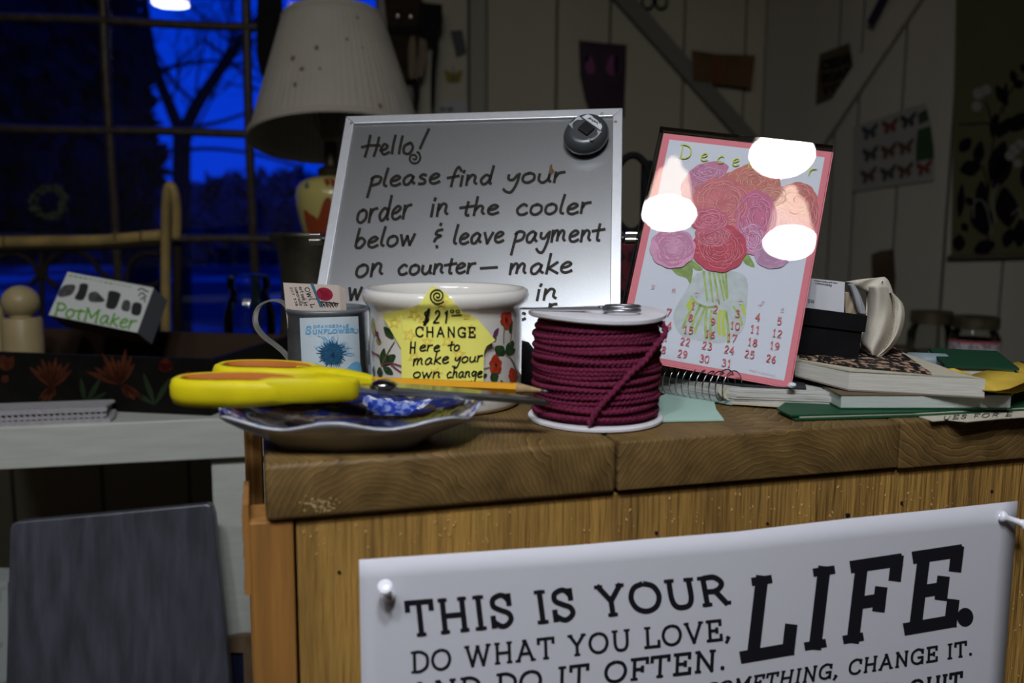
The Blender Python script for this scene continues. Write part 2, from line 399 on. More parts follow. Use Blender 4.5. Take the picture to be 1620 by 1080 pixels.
def word(mb, text, x0, x1, y0, y1, xh, sw, mp, off, slant=.12, up=None):
    """handwritten word: baseline (x0,y0)-(x1,y1), x-height xh"""
    s = slant*xh
    write(mb, text, ((x0, y0), (x1, y1), (x0+s, y0-xh), (x1+s, y1-xh)), mp, off, sw, slab_in=False, gap=.1, jit=.05)
def spiral(c, r, turns, n=60, a0=0., sq=1.): return [(c[0]+r*(1-t)*math.cos(a0+2*PI*turns*t), c[1]+r*sq*(1-t)*math.sin(a0+2*PI*turns*t)) for t in np.linspace(0, .93, n)]
# ================================================================== THE SETTING
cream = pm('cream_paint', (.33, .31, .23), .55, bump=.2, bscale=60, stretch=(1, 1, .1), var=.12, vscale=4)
cream_r = pm('cream_paint_darker', (.28, .26, .215), .6, bump=.2, bscale=60, stretch=(1, 1, .1), var=.15, vscale=4)  # slightly darker, greyer cream for the boards on the right
gapm = pm('board_gap', (.05, .045, .035), .9)
darkwood = pm('dark_wood', (.07, .05, .035), .55, var=.4, vscale=20, bump=.3, bscale=80)
muntm = pm('muntin_paint', (.075, .058, .042), .3, var=.45, vscale=60, bump=.5, bscale=150)
floorm = pm('floor_boards', (.10, .075, .05), .5, var=.3, vscale=8, stretch=(8, 1, 1))
paneg = glassy('window_glass', 1.45, (.93, .97, 1.))
ZF, ZC = -.9, 1.5
ux, uy = frame(math.radians(10)); WO = vec(-.75, 2.0, 0)
WP = Plane(WO, -uy)                                    # face of the back wall
def ws(px, py): p = WP(px, py)-WO; return float(p@ux), float(p[2])
s_v1, s_v2 = ws(168, 150)[0], ws(392, 150)[0]; pw = s_v2-s_v1
zh = [ws(280, 378)[1], ws(280, 208)[1], ws(280, 36)[1]]; ph = (zh[2]-zh[0])/2
SR = s_v2+pw-.012; SL = s_v1-2*pw; ZB = zh[0]-ph*1.0; ZT = zh[2]+ph*1.25
s_c = ws(1200, 300)[0]                                 # inner corner with the right wall
def wbox(*a, **k): return hexa(WO, ux, uy, Z, *a, **k)
# back wall: backing slab round the opening + planks
mb = MB()
mb.add(*wbox(SR+.02, s_c+.04, .012, .07, ZF, ZC)); mb.add(*wbox(SL-.6, SR+.02, .012, .07, ZF, ZB-.03)); mb.add(*wbox(SL-.6, SR+.02, .012, .07, ZT+.03, ZC)); mb.add(*wbox(SL-.6, SL-.02, .012, .07, ZB-.04, ZT+.04))
wall_back = struct('wall_back', mb, gapm)
seams = [ws(742, 100)[0], ws(769, 100)[0], ws(881, 100)[0], ws(965, 100)[0], ws(1082, 100)[0], ws(1177, 150)[0], s_c+.005]
for a, b in zip(seams, seams[1:]): mesh('plank', wbox(a+.0025, b-.0025, 0, .014, ZF, ZC-.002, bev=.002, seg=1), cream, wall_back)
x = SL-.6
while x < SR:
    b = min(x+.19, SR+.09); mesh('plank', wbox(x+.003, b-.003, 0, .014, ZF, ZB-.05, bev=.002, seg=1), cream, wall_back); x = b
# window post strip between window and corner trim (wall strip with the small prints)
mesh('plank', wbox(SR+.085, seams[0]-.003, -.004, .014, ZF, ZC-.002, bev=.002, seg=1), cream, wall_back)
# trim_1: upright batten beside the strip ; trim_2: diagonal brace ; trim_3: on the right wall
struct('trim_1', wbox(ws(742, 100)[0], ws(769, 100)[0]-.002, -.022, .001, ZF, ZC-.01, bev=.003), pm('trim_cream', (.21, .195, .15), .55))
def diag(name, P, p0, p1, wd, th, m):
    a, b = P(*p0), P(*p1); d = unit(b-a); s_ = np.cross(P.n, d); o = hexa(a, d, s_, P.n, 0, np.linalg.norm(b-a), -wd/2, wd/2, -.001, th, bev=.003)
    return struct(name, o, m)
brace = pm('brace_paint', (.13, .125, .105), .6)
diag('trim_2', WP, (940, -50), (1262, 312), .040, .022, brace)
# window_1
frame_o = struct('window_1', MB().add(*wbox(SL-.05, SR+.09, -.015, .05, ZB-.055, ZB-.0, bev=.004)).add(*wbox(SL-.05, SR+.09, -.01, .05, ZT, ZT+.06, bev=.004)).add(*wbox(SR, SR+.085, -.012, .05, ZB-.002, ZT+.002, bev=.004)).add(*wbox(SL-.06, SL, -.012, .05, ZB, ZT)), muntm)
nv = [s_v1-pw, s_v1, s_v2]
for i, s in enumerate(nv):
    path = [WO+ux*(s+.0015*math.sin(z*9+i))+Z*z+uy*.015 for z in np.linspace(ZB, ZT, 30)]
    mesh('muntin', tube(path, .0105, 8), muntm, frame_o, smooth=True)
for i, z in enumerate([zh[0], zh[1], zh[2]]):
    path = [WO+ux*s+Z*(z+.0015*math.sin(s*14+i*2))+uy*.012 for s in np.linspace(SL, SR, 50)]
    mesh('muntin', tube(path, .0095, 8), muntm, frame_o, smooth=True)
zz = [ZB]+zh+[ZT]; ss = [SL]+nv+[SR]
for i in range(len(ss)-1):
    for j in range(len(zz)-1): mesh('pane', wbox(ss[i]+.004, ss[i+1]-.004, .020, .0225, zz[j]+.004, zz[j+1]-.004), paneg, frame_o)
# right wall (turns towards the viewer) and the panel beyond it
vx, vy = frame(math.radians(-50)); RO = WO+ux*s_c; RP = Plane(RO, -vy)
def rs(px, py): p = RP(px, py)-RO; return float(p@vx), float(p[2])
s_e = rs(1506, 200)[0]
wall_right = struct('wall_right', hexa(RO, vx, vy, Z, -.0, s_e, .012, .06, ZF, ZC), gapm)
es = [0]+[rs(x, 300)[0] for x in (1314, 1350, 1418)]+[s_e]
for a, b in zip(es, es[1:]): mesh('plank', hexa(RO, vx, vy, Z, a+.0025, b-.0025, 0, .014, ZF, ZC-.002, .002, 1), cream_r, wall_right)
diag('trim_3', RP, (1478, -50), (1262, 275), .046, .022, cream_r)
qx, qy = frame(math.radians(-14)); QO = RO+vx*s_e; QP = Plane(QO-qy*.008, -qy)
def qs(px, py): p = QP(px, py)-QO; return float(p@qx), float(p[2])
wall_side = struct('wall_side', hexa(QO, qx, qy, Z, 0, 1.2, .006, .06, ZF, ZC), gapm)
es = [0.003]+[qs(x, 300)[0] for x in (1597,)]+[.27, .45, .65, .85, 1.2]
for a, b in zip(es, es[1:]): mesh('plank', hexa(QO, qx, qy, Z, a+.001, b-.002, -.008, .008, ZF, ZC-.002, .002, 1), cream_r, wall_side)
# the rest of the room, mostly outside the frame
rb = QO+qx*1.2
roomwall = pm('room_wall', (.16, .13, .09), .7)
struct('wall_far_right', box(rb[0]-.02, rb[0]+.03, -1.9, rb[1]+.05, ZF, ZC), roomwall)
struct('wall_left', box(-2.2, -2.15, -1.9, 1.9, ZF, ZC), roomwall)
struct('wall_front', box(-2.2, rb[0]+.03, -1.95, -1.9, ZF, ZC), roomwall)
struct('floor', box(-2.2, rb[0]+.03, -1.95, 2.9, ZF-.04, ZF), floorm)
struct('ceiling', box(-2.2, rb[0]+.03, -1.95, 2.9, ZC, ZC+.04), roomwall)
# ------------------------------------------------------------------ outside
snow = pm('dusk_ground', (.34, .38, .42), .9, col2=(.015, .035, .06), vscale=.3, lo=.50, hi=.62, detail=3)
struct('ground', box(-40, 20, 2.9, 60, -1.5, -1.4), snow)
bark = pm('bark', (.012, .012, .014), .95)
def branch(mb, p, d, L, r, lev, rnd):
    pts = [np.array(p)]; dd = np.array(d, float)
    for i in range(5):
        dd = unit(dd+vec(rnd.uniform(-1, 1), rnd.uniform(-1, 1), rnd.uniform(-.6, .9))*.22); pts.append(pts[-1]+dd*L/5)
    mb.add(*tube(pts, np.linspace(r, r*.55, 6), 5, cap=False))
    if lev == 0: return
    for k in range(4 if lev > 1 else 5):
        i = rnd.randint(2, 5); q = unit(dd+vec(rnd.uniform(-1, 1), rnd.uniform(-1, 1), rnd.uniform(-.8, 1))*.9)
        branch(mb, pts[i], q, L*.62, r*.45, lev-1, rnd)
def limb(mb, pts, r0, r1):
    P = crom([at(*p) for p in pts], 6); mb.add(*tube(P, np.linspace(r0, r1, len(P)), 7, cap=False)); return P
rnd = random.Random(3)
t = thing('bare_tree', at(300, 480, 7)*[1, 1, 0]+[0, 0, -1.4], 'bare forked tree, black against the blue dusk sky outside the window', 'tree')
mb = MB()
b0 = at(285, 480, 7); tr = MB(); P = [vec(b0[0], 7, -1.42), at(287, 330, 7), at(288, 215, 7)]
tr.add(*tube(crom(P, 5), .07, 9)); mesh('trunk', tr, bark, t, smooth=True)
for pts, r0, r1 in (([(288, 215, 7), (268, 165, 7), (250, 120, 6.9), (236, 60, 6.8), (225, -30, 6.7)], .05, .03), ([(288, 215, 7), (312, 165, 7), (345, 115, 7.1), (372, 75, 7.1), (425, 10, 7.2)], .055, .03),
                    ([(252, 110, 6.9), (300, 100, 6.8), (345, 96, 6.8), (385, 105, 6.9)], .016, .01), ([(320, 62, 7), (345, 80, 7), (380, 112, 7), (440, 140, 7)], .014, .008),
                    ([(310, 200, 7), (350, 192, 7), (400, 175, 7), (470, 150, 7)], .018, .008), ([(285, 238, 7), (330, 235, 7), (395, 242, 7), (470, 262, 7)], .016, .012)):
    limb(mb, pts, r0, r1)
for k in range(26):
    px, py = rnd.choice([(250, 120), (345, 115), (372, 75), (312, 165), (268, 165), (425, 20), (290, 236), (440, 140), (470, 150), (240, 80)])
    branch(mb, at(px, py, 7+rnd.uniform(-.2, .2)), unit((rnd.uniform(-1, 1), rnd.uniform(-.7, .7), rnd.uniform(-.2, 1))), rnd.uniform(.3, .55), .011, 2, rnd)
o = mesh('branches', mb, bark, t)
# a leafy evergreen filling the left panes, a hedge below
leafm = pm('night_leaf', (.012, .016, .018), .9)
def foliage(mb, c, r, n, size, rnd, hollow=.25):
    for k in range(n):
        d = unit([rnd.gauss(0, 1) for _ in range(3)]); q = rnd.uniform(hollow, 1)**.6
        p = np.array(c)+d*np.array(r)*q; a = unit([rnd.gauss(0, 1) for _ in range(3)]); b = unit(np.cross(a, d+vec(.01, 0, 0))); s = size*rnd.uniform(.6, 1.4)
        mb.add([p-a*s, p-b*s*.5, p+a*s, p+b*s*.5], [(0, 1, 2, 3)])
t = thing('evergreen_tree', (-5.2, 12, -1.4), 'tall dense evergreen, nearly black, beyond the left panes of the window', 'tree')
mb = MB()
for c, r, n in (((-6.7, 12, 2.4), (1.8, 1.2, 2.6), 8500), ((-6.4, 12.2, .9), (1.7, 1.0, 1.3), 4200), ((-5.4, 11.6, .75), (.8, .7, .9), 1800), ((-5.15, 12, 1.9), (.35, .5, 1.3), 700)): foliage(mb, c, r, n, .16, rnd)
tag(mesh('needles', mb, leafm, t), None, None, kind='stuff')
mesh('trunk', tube([(-5.0, 12, -1.41), (-5.0, 12, 4)], [.25, .08], 8), bark, t)
t = thing('hedge', (-5, 30, -1.4), 'dark hedge behind the bare tree, low across the window', 'hedge')
mb = MB()
for c, r, n in (((-14, 30, -.2), (6, 1.2, 1.6), 5000), ((-7.5, 30.5, .1), (5, 1.2, 1.75), 5000), ((0, 30, .0), (5, 1.2, 1.6), 4000)): foliage(mb, c, r, n, .30, rnd, .1)
tag(mesh('leaves', mb, pm('hedge_leaf', (.03, .07, .11), .9), t), None, None, kind='stuff')

# ================================================================== THE CEILING LIGHT (behind the viewer)
fx = thing('ceiling_light', (-.09, -.3, ZC), 'three armed ceiling light with white glass bell shades and lit bulbs', 'ceiling light')
brass = pm('brass', (.5, .38, .18), .3, 1.)
mesh('canopy', lathe([(0, ZC-.03), (.05, ZC-.028), (.065, ZC-.012), (.065, ZC)], (-.09, -.3, 0), 24), brass, fx, smooth=True)
mesh('stem', tube([(-.09, -.3, ZC-.02), (-.09, -.3, 1.22)], .009, 10), brass, fx, smooth=True)
shade_m = emis('lit_shade_glass', (1., .80, .62), SHADE, (.6, .6, .6)); bulb_m = emis('lit_bulb', (.90, .94, 1.), LAMP, (.8, .8, .8))
LP = [((1058, 338), 1.30), ((1237, 246), 1.12), ((1250, 384), 1.38)]
# ================================================================== WORK COUNTER
O0 = gz(417, 736, 0); O1 = gz(1424, 668, 0); YAW = math.atan2(O1[1]-O0[1], O1[0]-O0[0]); O0[2] = 0
cx_, cy_ = frame(YAW)
FP = Plane(O0, -cy_)
def fl(px, py): p = FP(px, py)-O0; return float(p@cx_), float(p[2])
def cbox(*a, **k): return hexa(O0, cx_, cy_, Z, *a, **k)
def cuv(p): q = np.array(p)-O0; return float(q@cx_), float(q[2]-(q@cy_)*.35)
zb = (fl(441, 827)[1]+fl(975, 781)[1]+fl(1424, 741)[1])/3; TH = -zb
top = thing('worktop', O0+cx_*.3, 'thick butcher block worktop of end-grain maple boards on the wooden cabinet', 'worktop')
xs = [0, fl(978, 720)[0], fl(1424, 700)[0]]; wdt = xs[2]-xs[1]; xs += [xs[2]+wdt*1.1, xs[2]+wdt*2.2, xs[2]+wdt*3.2]
DEP = .30
dk, lt = (.058, .031, .009), (.215, .135, .048)
cent = [(.06, -.055), (fl(1225, 860)[0], fl(1225, 860)[1]), (fl(1545, 560)[0], fl(1545, 560)[1]), (.6, -.1), (.75, .1)]
for i, (a, b) in enumerate(zip(xs, xs[1:])):
    m = ringwood('end_grain_%d' % i, cent[i][0], cent[i][1], dk, lt, scale=(330, 300, 210, 300, 300)[i])
    mesh('board', cbox(a+.0004, b-.0006, 0, DEP if i < 2 else .175, zb+(.001 if i % 2 else 0), -(.0004 if i == 1 else 0), bev=(.0032 if i == 0 else .0014), seg=3), m, top, uv=cuv, smooth=.6)
cab = thing('cabinet', O0+cx_*.3+Z*ZF, 'rough unpainted wooden cabinet under the butcher block, poster pinned to its front', 'cabinet')
pine = pm('pine', (.34, .155, .035), .6, col2=(.19, .085, .022), vscale=9, stretch=(14, 14, .9), bump=.5, bscale=25, spec=.3, lo=.25, hi=.75, bdist=.002)
ply = pm('rough_plank', (.40, .225, .056), .75, col2=(.13, .072, .022), vscale=8, stretch=(14, 14, .8), bump=.9, bscale=26, spec=.15, lo=.22, hi=.66, bdist=.004, detail=9)
x0 = fl(397, 900)[0]; x1 = fl(466, 900)[0]; x2 = fl(471, 900)[0]
mesh('post', cbox(x0, x1, .003, .035, ZF, zb-.0005, bev=.0006, seg=1), pine, cab)
mesh('front_panel', cbox(x2, .78, .004, .022, ZF, zb-.0012, bev=.0006, seg=1), ply, cab)
mesh('side_panel', cbox(-.0112, -.0001, .11, DEP, ZF, -.0005, bev=.0008, seg=1), pm('side_pine', (.38, .19, .05), .6, col2=(.17, .08, .025), vscale=9, stretch=(30, 14, .9), bump=.5, bscale=40), cab)
v, f = cbox(x0-.0035, x0-.0003, .006, .05, fl(400, 948)[1], fl(400, 803)[1])
mb = MB(); za, zc = fl(400, 948)[1], fl(400, 803)[1]; n = 46; rnd = random.Random(5)
for k in range(n+1):
    z = za+(zc-za)*k/n; e = x0-.0030-rnd.uniform(0, .0009)*(1 if k % 2 else .2)
    mb.v += [tuple(O0+cx_*e+cy_*.0065+Z*z), tuple(O0+cx_*(x0-.0002)+cy_*.0065+Z*z), tuple(O0+cx_*(x0-.0002)+cy_*.05+Z*z), tuple(O0+cx_*e+cy_*.05+Z*z)]
for k in range(n):
    for q in range(4): mb.f.append((4*k+q, 4*k+(q+1) % 4, 4*k+4+(q+1) % 4, 4*k+4+q))
mb.f += [(0, 1, 2, 3), (4*n, 4*n+1, 4*n+2, 4*n+3)]
mesh('sawn_edge', mb, pine, cab, label='rough splintery sawn edge')
mesh('side_rail', cbox(.0015, .013, .036, .109, ZF, zb-.0006), pine, cab)
mesh('back_panel', cbox(.02, xs[2]-.002, DEP-.03, DEP-.01, ZF, zb-.001), ply, cab); mesh('back_panel', cbox(xs[2], .78, .15, .165, ZF, zb-.001), ply, cab)
hole = pm('nail_hole', (.008, .006, .005), .9); Pp = Plane(O0+cy_*.004, -cy_)
for px, py, r in ((1038, 843, 3), (1214, 828, 2.6), (1341, 815, 4), (1427, 796, 3), (932, 862, 3), (1569, 777, 2.5), (537, 905, 3)):
    poly = [(px+r*math.cos(a)*random.uniform(.7, 1.2), py+r*1.2*math.sin(a)*random.uniform(.7, 1.2)) for a in np.linspace(0, 2*PI, 10)[:-1]]
    mesh('nail_hole', prism(poly, Pp, -.001, .0003), hole, cab)
chip = pm('raised_chip', (.5, .31, .12), .7)
mb = MB(); rnd = random.Random(11)
for k in range(150):
    px = rnd.uniform(480, 1610); base = 845-(px-480)*.075; py = base+rnd.uniform(-14, 38)
    if px > 1540: py = rnd.uniform(800, 1070); px = rnd.uniform(1600, 1618)
    c = Pp(px, py, .0002); d = rnd.uniform(.0004, .0012); a = rnd.uniform(-.6, .6)
    mb.add(*blobm(c, (d*.5, d*.5, d), 5, 3, rotm('Y', a)))
o = mesh('saw_burrs', mb, chip, cab); o['kind'] = 'stuff'
mb = MB()
for k in range(60):
    px, py = rnd.gauss(508, 14), rnd.gauss(799, 6); mb.add(*blobm(FP(px, py, .0002), (.0006*rnd.uniform(.4, 1.4), .0003, .0004), 5, 3))
tag(mesh('sawdust_chips', mb, pm('pale_chip', (.42, .30, .14), .8), top), None, None, kind='stuff')

# ------------------------------------------------------------------ poster + push pins
paper = pm('poster_paper', (.60, .60, .655), .75, bump=.04, bscale=900); ink = pm('black_ink', (.010, .010, .014), .6, spec=.2)
bulge = lambda x, y: .0016+.0035*math.sin(min(max((x-568)/1042, 0), 1)*PI)**2
def PM(px, py, off=0.): return FP(px, py, bulge(px, py)+off)
topy = [(568, 885), (747, 873), (900, 863), (1040, 851), (1164, 841), (1351, 819), (1480, 806), (1610, 792)]
poster = thing('poster', FP(1080, 1300), 'white poster with big black slab lettering THIS IS YOUR LIFE, pinned to cabinet front', 'poster')
mb = MB(); n = 40; K = 14; v = []; f = []
ylow = 1330
for i in range(n+1):
    u = i/n; xt = 568+1042*u; yt = np.interp(xt, [a for a, b in topy], [b for a, b in topy]); xb = 576+u*(1573-576)
    for k in range(K+1):
        q = k/K; v.append(PM(xt+(xb-xt)*q, yt+(ylow-60*u-yt)*q))
for i in range(n):
    for k in range(K): f.append((i*(K+1)+k, (i+1)*(K+1)+k, (i+1)*(K+1)+k+1, i*(K+1)+k+1))
sheet = mesh('paper_sheet', (v, f), paper, poster, smooth=True)
md = sheet.modifiers.new('thick', 'SOLIDIFY'); md.thickness = .0003; md.offset = 0
def line(text, quad, sw, sfw=None, **k):
    mb = MB(); write(mb, text, quad, PM, .0004, sw, serif=True, sfw=sfw, **k); return mesh('text_line', mb, ink, poster)
line('THIS IS YOUR', ((646, 1010), (1157, 956), (640, 950), (1148, 908)), 8.5, 6, gap=.1)
line('LIFE', ((1170, 1050), (1508, 991), (1186, 911), (1524, 861)), 20, 13.5, gap=.19)
mb = MB(); a = [(1527+13*math.cos(t), 976+15*math.sin(t)) for t in np.linspace(0, 2*PI, 25)[:-1]]; vv, ff = [PM(x, y, .0004) for x, y in a], [tuple(range(24))]
mesh('full_stop', (vv, ff), ink, poster)
line('DO WHAT YOU LOVE,', ((650, 1066), (1158, 1012), (649, 1030), (1156, 977)), 5, 4, gap=.12)
line('AND DO IT OFTEN.', ((648, 1118), (1150, 1060), (648, 1080), (1152, 1024)), 5.5, 4.5, gap=.12)
line('SOMETHING, CHANGE IT.', ((1113, 1106), (1540, 1037), (1120, 1080), (1540, 1011)), 4, 3.2, gap=.12)
line('YOUR JOB, QUIT.', ((1235, 1142), (1532, 1092), (1238, 1108), (1534, 1059)), 5, 4, gap=.12)
pinm = pm('white_plastic', (.82, .82, .9), .25, spec=.6)
def pushpin(tip, head, label):
    a = PM(*tip); b = PM(*head)-cy_*.011; d = unit(b-a); L = np.linalg.norm(b-a)
    r3 = np.array(Vector((0, 0, 1)).rotation_difference(Vector(tuple(d))).to_matrix())
    t = thing('push_pin', a, label, 'push pin')
    mesh('grip', lathe([(0, .08*L), (.0030, .08*L), (.0037, .14*L), (.0034, .24*L), (.0021, .31*L), (.0020, .70*L), (.0026, .80*L), (.0040, .86*L), (.0043, .95*L), (.0034, L), (0, L)], a, 20, r3), pinm, t, smooth=True)
    mesh('needle', tube([a+cy_*.002, a+d*.15*L], .0004, 6), pm('steel', (.6, .6, .62), .25, 1.), t)
pushpin((616, 945), (604, 914), 'white plastic push pin in the top left corner of the poster')
pushpin((1578, 814), (1606, 822), 'white plastic push pin in the top right corner of the poster')

# ------------------------------------------------------------------ ceiling light heads: aimed where the acrylic mirrors them
S_ = 1.0
def qrect(q):
    x, y, z, yaw, lean, roll, w_, l1, l2 = q
    u = vec(math.cos(yaw), math.sin(yaw), 0); n_ = vec(math.sin(yaw), -math.cos(yaw), 0); v_ = -Z*math.cos(lean)+n_*math.sin(lean)
    uu = u*math.cos(roll)+v_*math.sin(roll); vv = v_*math.cos(roll)-u*math.sin(roll); nn = np.cross(vv, uu)
    return vec(x, y, z), uu, vv, unit(nn)
KS = 1.04
CT, CU, CV, CN = qrect((0.1087*KS, 0.66*KS, H+(0.1918-H)*KS, -0.2534, 0.3526, 0.1409, 0.119, 0.1641, 0.1704))
CW, CH = .119*KS, .1704*KS
CPl = Plane(CT, CN)
for k, ((px, py), s) in enumerate(LP):
    h = CPl(px, py); r = unit(h-CAM); rr = r-2*(r@CN)*CN; c = h+rr*s
    hub = vec(-.09, -.3, 1.24); d0 = unit((c-hub)*[1, 1, 0])
    R = (.058, .060, .056)[k]; top_ = c+Z*.155
    mesh('arm', tube(crom([hub, hub+d0*.05+Z*.03, (hub+top_)/2+Z*.05, top_+Z*.02, top_], 6), .006, 8), brass, fx, smooth=True)
    sh = mesh('shade', lathe([(R*1.0, -.0), (R*.93, .018), (R*.80, .045), (R*.71, .08), (R*.63, .108), (R*.42, .126), (.016, .135), (.016, .155)], c, 32, cap=False), shade_m, fx, smooth=True)
    mesh('bulb', lathe([(R*.98, .002), (R*.9, -.004), (R*.5, -.010), (0, -.012)], c, 32, cap=False), bulb_m, sh, smooth=True)

# single pendant further left; its reflection shows in the top of the window
h = WP(270, 6, -.02); r = unit(h-CAM); rr = r-2*(r@-uy)*-uy; s = (-.45-h[1])/rr[1]; c = h+rr*s; c[2] = min(c[2], 1.3)
pl_ = thing('pendant_lamp', [c[0], c[1], ZC], 'single pendant lamp with lit white glass shade hanging left of the ceiling light', 'pendant lamp')
mesh('cord', tube([c+Z*.16, vec(c[0], c[1], ZC)], .003, 6), darkwood, pl_); R = .085
mesh('shade', lathe([(R, 0), (R*.9, .03), (R*.7, .08), (R*.4, .13), (.015, .15), (.015, .165)], c, 32, cap=False), shade_m, pl_, smooth=True)
mesh('bulb', lathe([(R*.97, .002), (R*.9, -.005), (R*.5, -.012), (0, -.014)], c, 32, cap=False), emis('soft_bulb', (.92, .95, 1.), LAMP*.30, (.8, .8, .8)), pl_, smooth=True)
# ================================================================== THINGS ON THE COUNTER
# ------------------------------------------------------------------ whiteboard
k_ = 1.15
wq = (-0.1325*k_, .72*k_, H+(.2063-H)*k_, -0.1434, 0.5692, -0.0225, 0.2176*k_, .1, .1)
BT, BU, BV, BN = qrect(wq); BP = Plane(BT, BN); BW = .2176*k_; BL = (BT[2]-.004)/-BV[2]
board = thing('message_board', BT+BU*BW/2+BV*BL, 'grey steel message board with aluminium frame and handwritten Hello note, leaning back', 'board')
def bb(x0, x1, y0, y1, z0, z1, **k): return hexa(BT, BU, BV, BN, x0, x1, y0, y1, z0, z1, **k)
steel = pm('speckled_steel', (.50, .52, .545), .29, .92, var=.10, vscale=1500, bump=.25, bscale=1600, bdist=.0002, detail=2)
alu = pm('aluminium', (.68, .70, .74), .38, .75, var=.06, vscale=200)
mesh('steel_sheet', bb(.004, BW-.004, .004, BL-.004, -.006, -.0012), steel, board)
fw = .0085
def frp(name, poly):
    v = [BT+BU*a+BV*b+BN*.0012 for a, b in poly]+[BT+BU*a+BV*b-BN*.0075 for a, b in poly]
    m_ = mesh(name, (v, [(0, 1, 2, 3), (4, 5, 6, 7)]+[(i, (i+1) % 4, 4+(i+1) % 4, 4+i) for i in range(4)]), alu, board)
    bv = m_.modifiers.new('b', 'BEVEL'); bv.width = .0005; bv.segments = 2
g = .0001
frp('frame_rail', ((0, 0), (BW, 0), (BW-fw, fw-g), (fw, fw-g)))
frp('frame_rail', ((0, g), (fw-g, fw), (fw-g, BL-fw), (0, BL)))
frp('frame_rail', ((BW, g), (BW-fw+g, fw), (BW-fw+g, BL-fw), (BW, BL)))
frp('frame_rail', ((0, BL), (BW, BL), (BW-fw, BL-fw), (fw, BL-fw)))
riv = pm('rivet', (.25, .20, .12), .3, 1.)
for px, py in ((952.5, 180), (974, 192.5), (556, 195)):
    c = BP(px, py, .0013); mesh('rivet', blobm(c, (.0013, .0013, .0006), 12, 6, np.column_stack([BU, BV, BN])), riv, board, smooth=True)
marker = pm('marker_ink', (.012, .010, .006), .45, spec=.2)
MB_ = lambda x, y, off=0.: BP(x, y, off-.0011)
def hand(items, sw=4.5):
    mb = MB()
    for it in items: word(mb, *it, sw=sw, mp=MB_, off=.00025)
    return mb
mb = MB()
for st in ([(586, 213), (582, 232), (577, 249)], [(600, 216), (596, 233), (591, 248)], [(571, 233), (585, 230), (602, 230)], [(600, 238), (609, 236), (613, 231), (608, 228), (603, 236), (607, 244), (617, 240)],
           [(626, 213), (622, 230), (620, 244)], [(637, 214), (633, 232), (631, 244)], [(648, 226), (640, 231), (639, 241), (647, 243), (653, 234), (650, 226), (645, 228)], [(679, 203), (671, 220), (664, 236)]):
    ribbon(mb, crom(st, 6), 4.4, MB_, .00025)
ribbon(mb, spiral((655, 250), 11, 1.8, a0=-1.2), 3.4, MB_, .00025); ribbon(mb, [(662, 240), (663, 243)], 3.5, MB_, .00025)
mesh('text_line', mb, marker, board)
mesh('text_line', hand([('please', 583, 696, 296, 290, 15), ('find', 709, 779, 294, 291, 15), ('your', 800, 893, 291, 287, 15)]), marker, board)
mesh('text_line', hand([('order', 563, 650, 354, 343, 20), ('in', 679, 710, 343, 340, 18), ('the', 729, 789, 341, 339, 14), ('cooler', 815, 934, 340, 337, 16)]), marker, board)
mesh('text_line', hand([('below', 560, 656, 393, 387, 16), ('&', 683, 700, 384, 383, 18), ('leave', 716, 797, 386, 383, 16), ('payment', 811, 952, 384, 381, 17)]), marker, board)
mesh('text_line', hand([('on', 561, 607, 440, 434, 19), ('counter', 628, 752, 435, 431, 15), ('-', 756, 787, 432, 430, 15), ('make', 805, 905, 434, 431, 16)]), marker, board)
mesh('text_line', hand([('we', 550, 590, 474, 472, 18), ('e', 818, 832, 470, 470, 12), ('in', 846, 882, 475, 473, 16), ('c', 818, 832, 505, 505, 10), ('r', 866, 880, 497, 497, 16)]), marker, board)
c = MB_(872, 268, .0003); mesh('rust_spot', prism([(870, 262), (873, 259), (874, 266), (877, 271), (873, 276), (868, 273)], MB_, -.0002, .0003), pm('rust', (.10, .06, .02), .7), board)
# support rod with knurled knobs, and rear strut
knm = pm('nickel', (.62, .62, .60), .22, 1.); rodz = BP(1000, 376)
ka, kb = BP(490, 378, -.014), BP(1010, 376, -.014); du = unit(kb-ka)
sr = mesh('support_rod', tube([ka+du*.012, kb-du*.012], .0028, 10), knm, board, smooth=True)
for e, s in ((ka, 1), (kb, -1)):
    kn = MB(); n = 26
    prof = [(.003, 0), (.0052, .001), (.0052, .0105), (.003, .0115)]
    ax = np.column_stack([unit(np.cross(du, BN)), BN, du])
    v, f = lathe(prof, e, 40, np.column_stack([ax[:, 0], ax[:, 1], du*s]))
    v = [p if k % 2 else np.array(e)+(np.array(p)-e)*1.0-(np.array(p)-e-du*((np.array(p)-e)@du))*.09 for k, p in enumerate(v)]
    mesh('knob', (v, f), knm, sr)
st0 = BT+BU*BW/2+BV*BL*.35-BN*.01; mesh('rear_strut', strap([st0, st0*[1, 0, 0]+[0, .745, .002]], BU, .02, .002), alu, board)
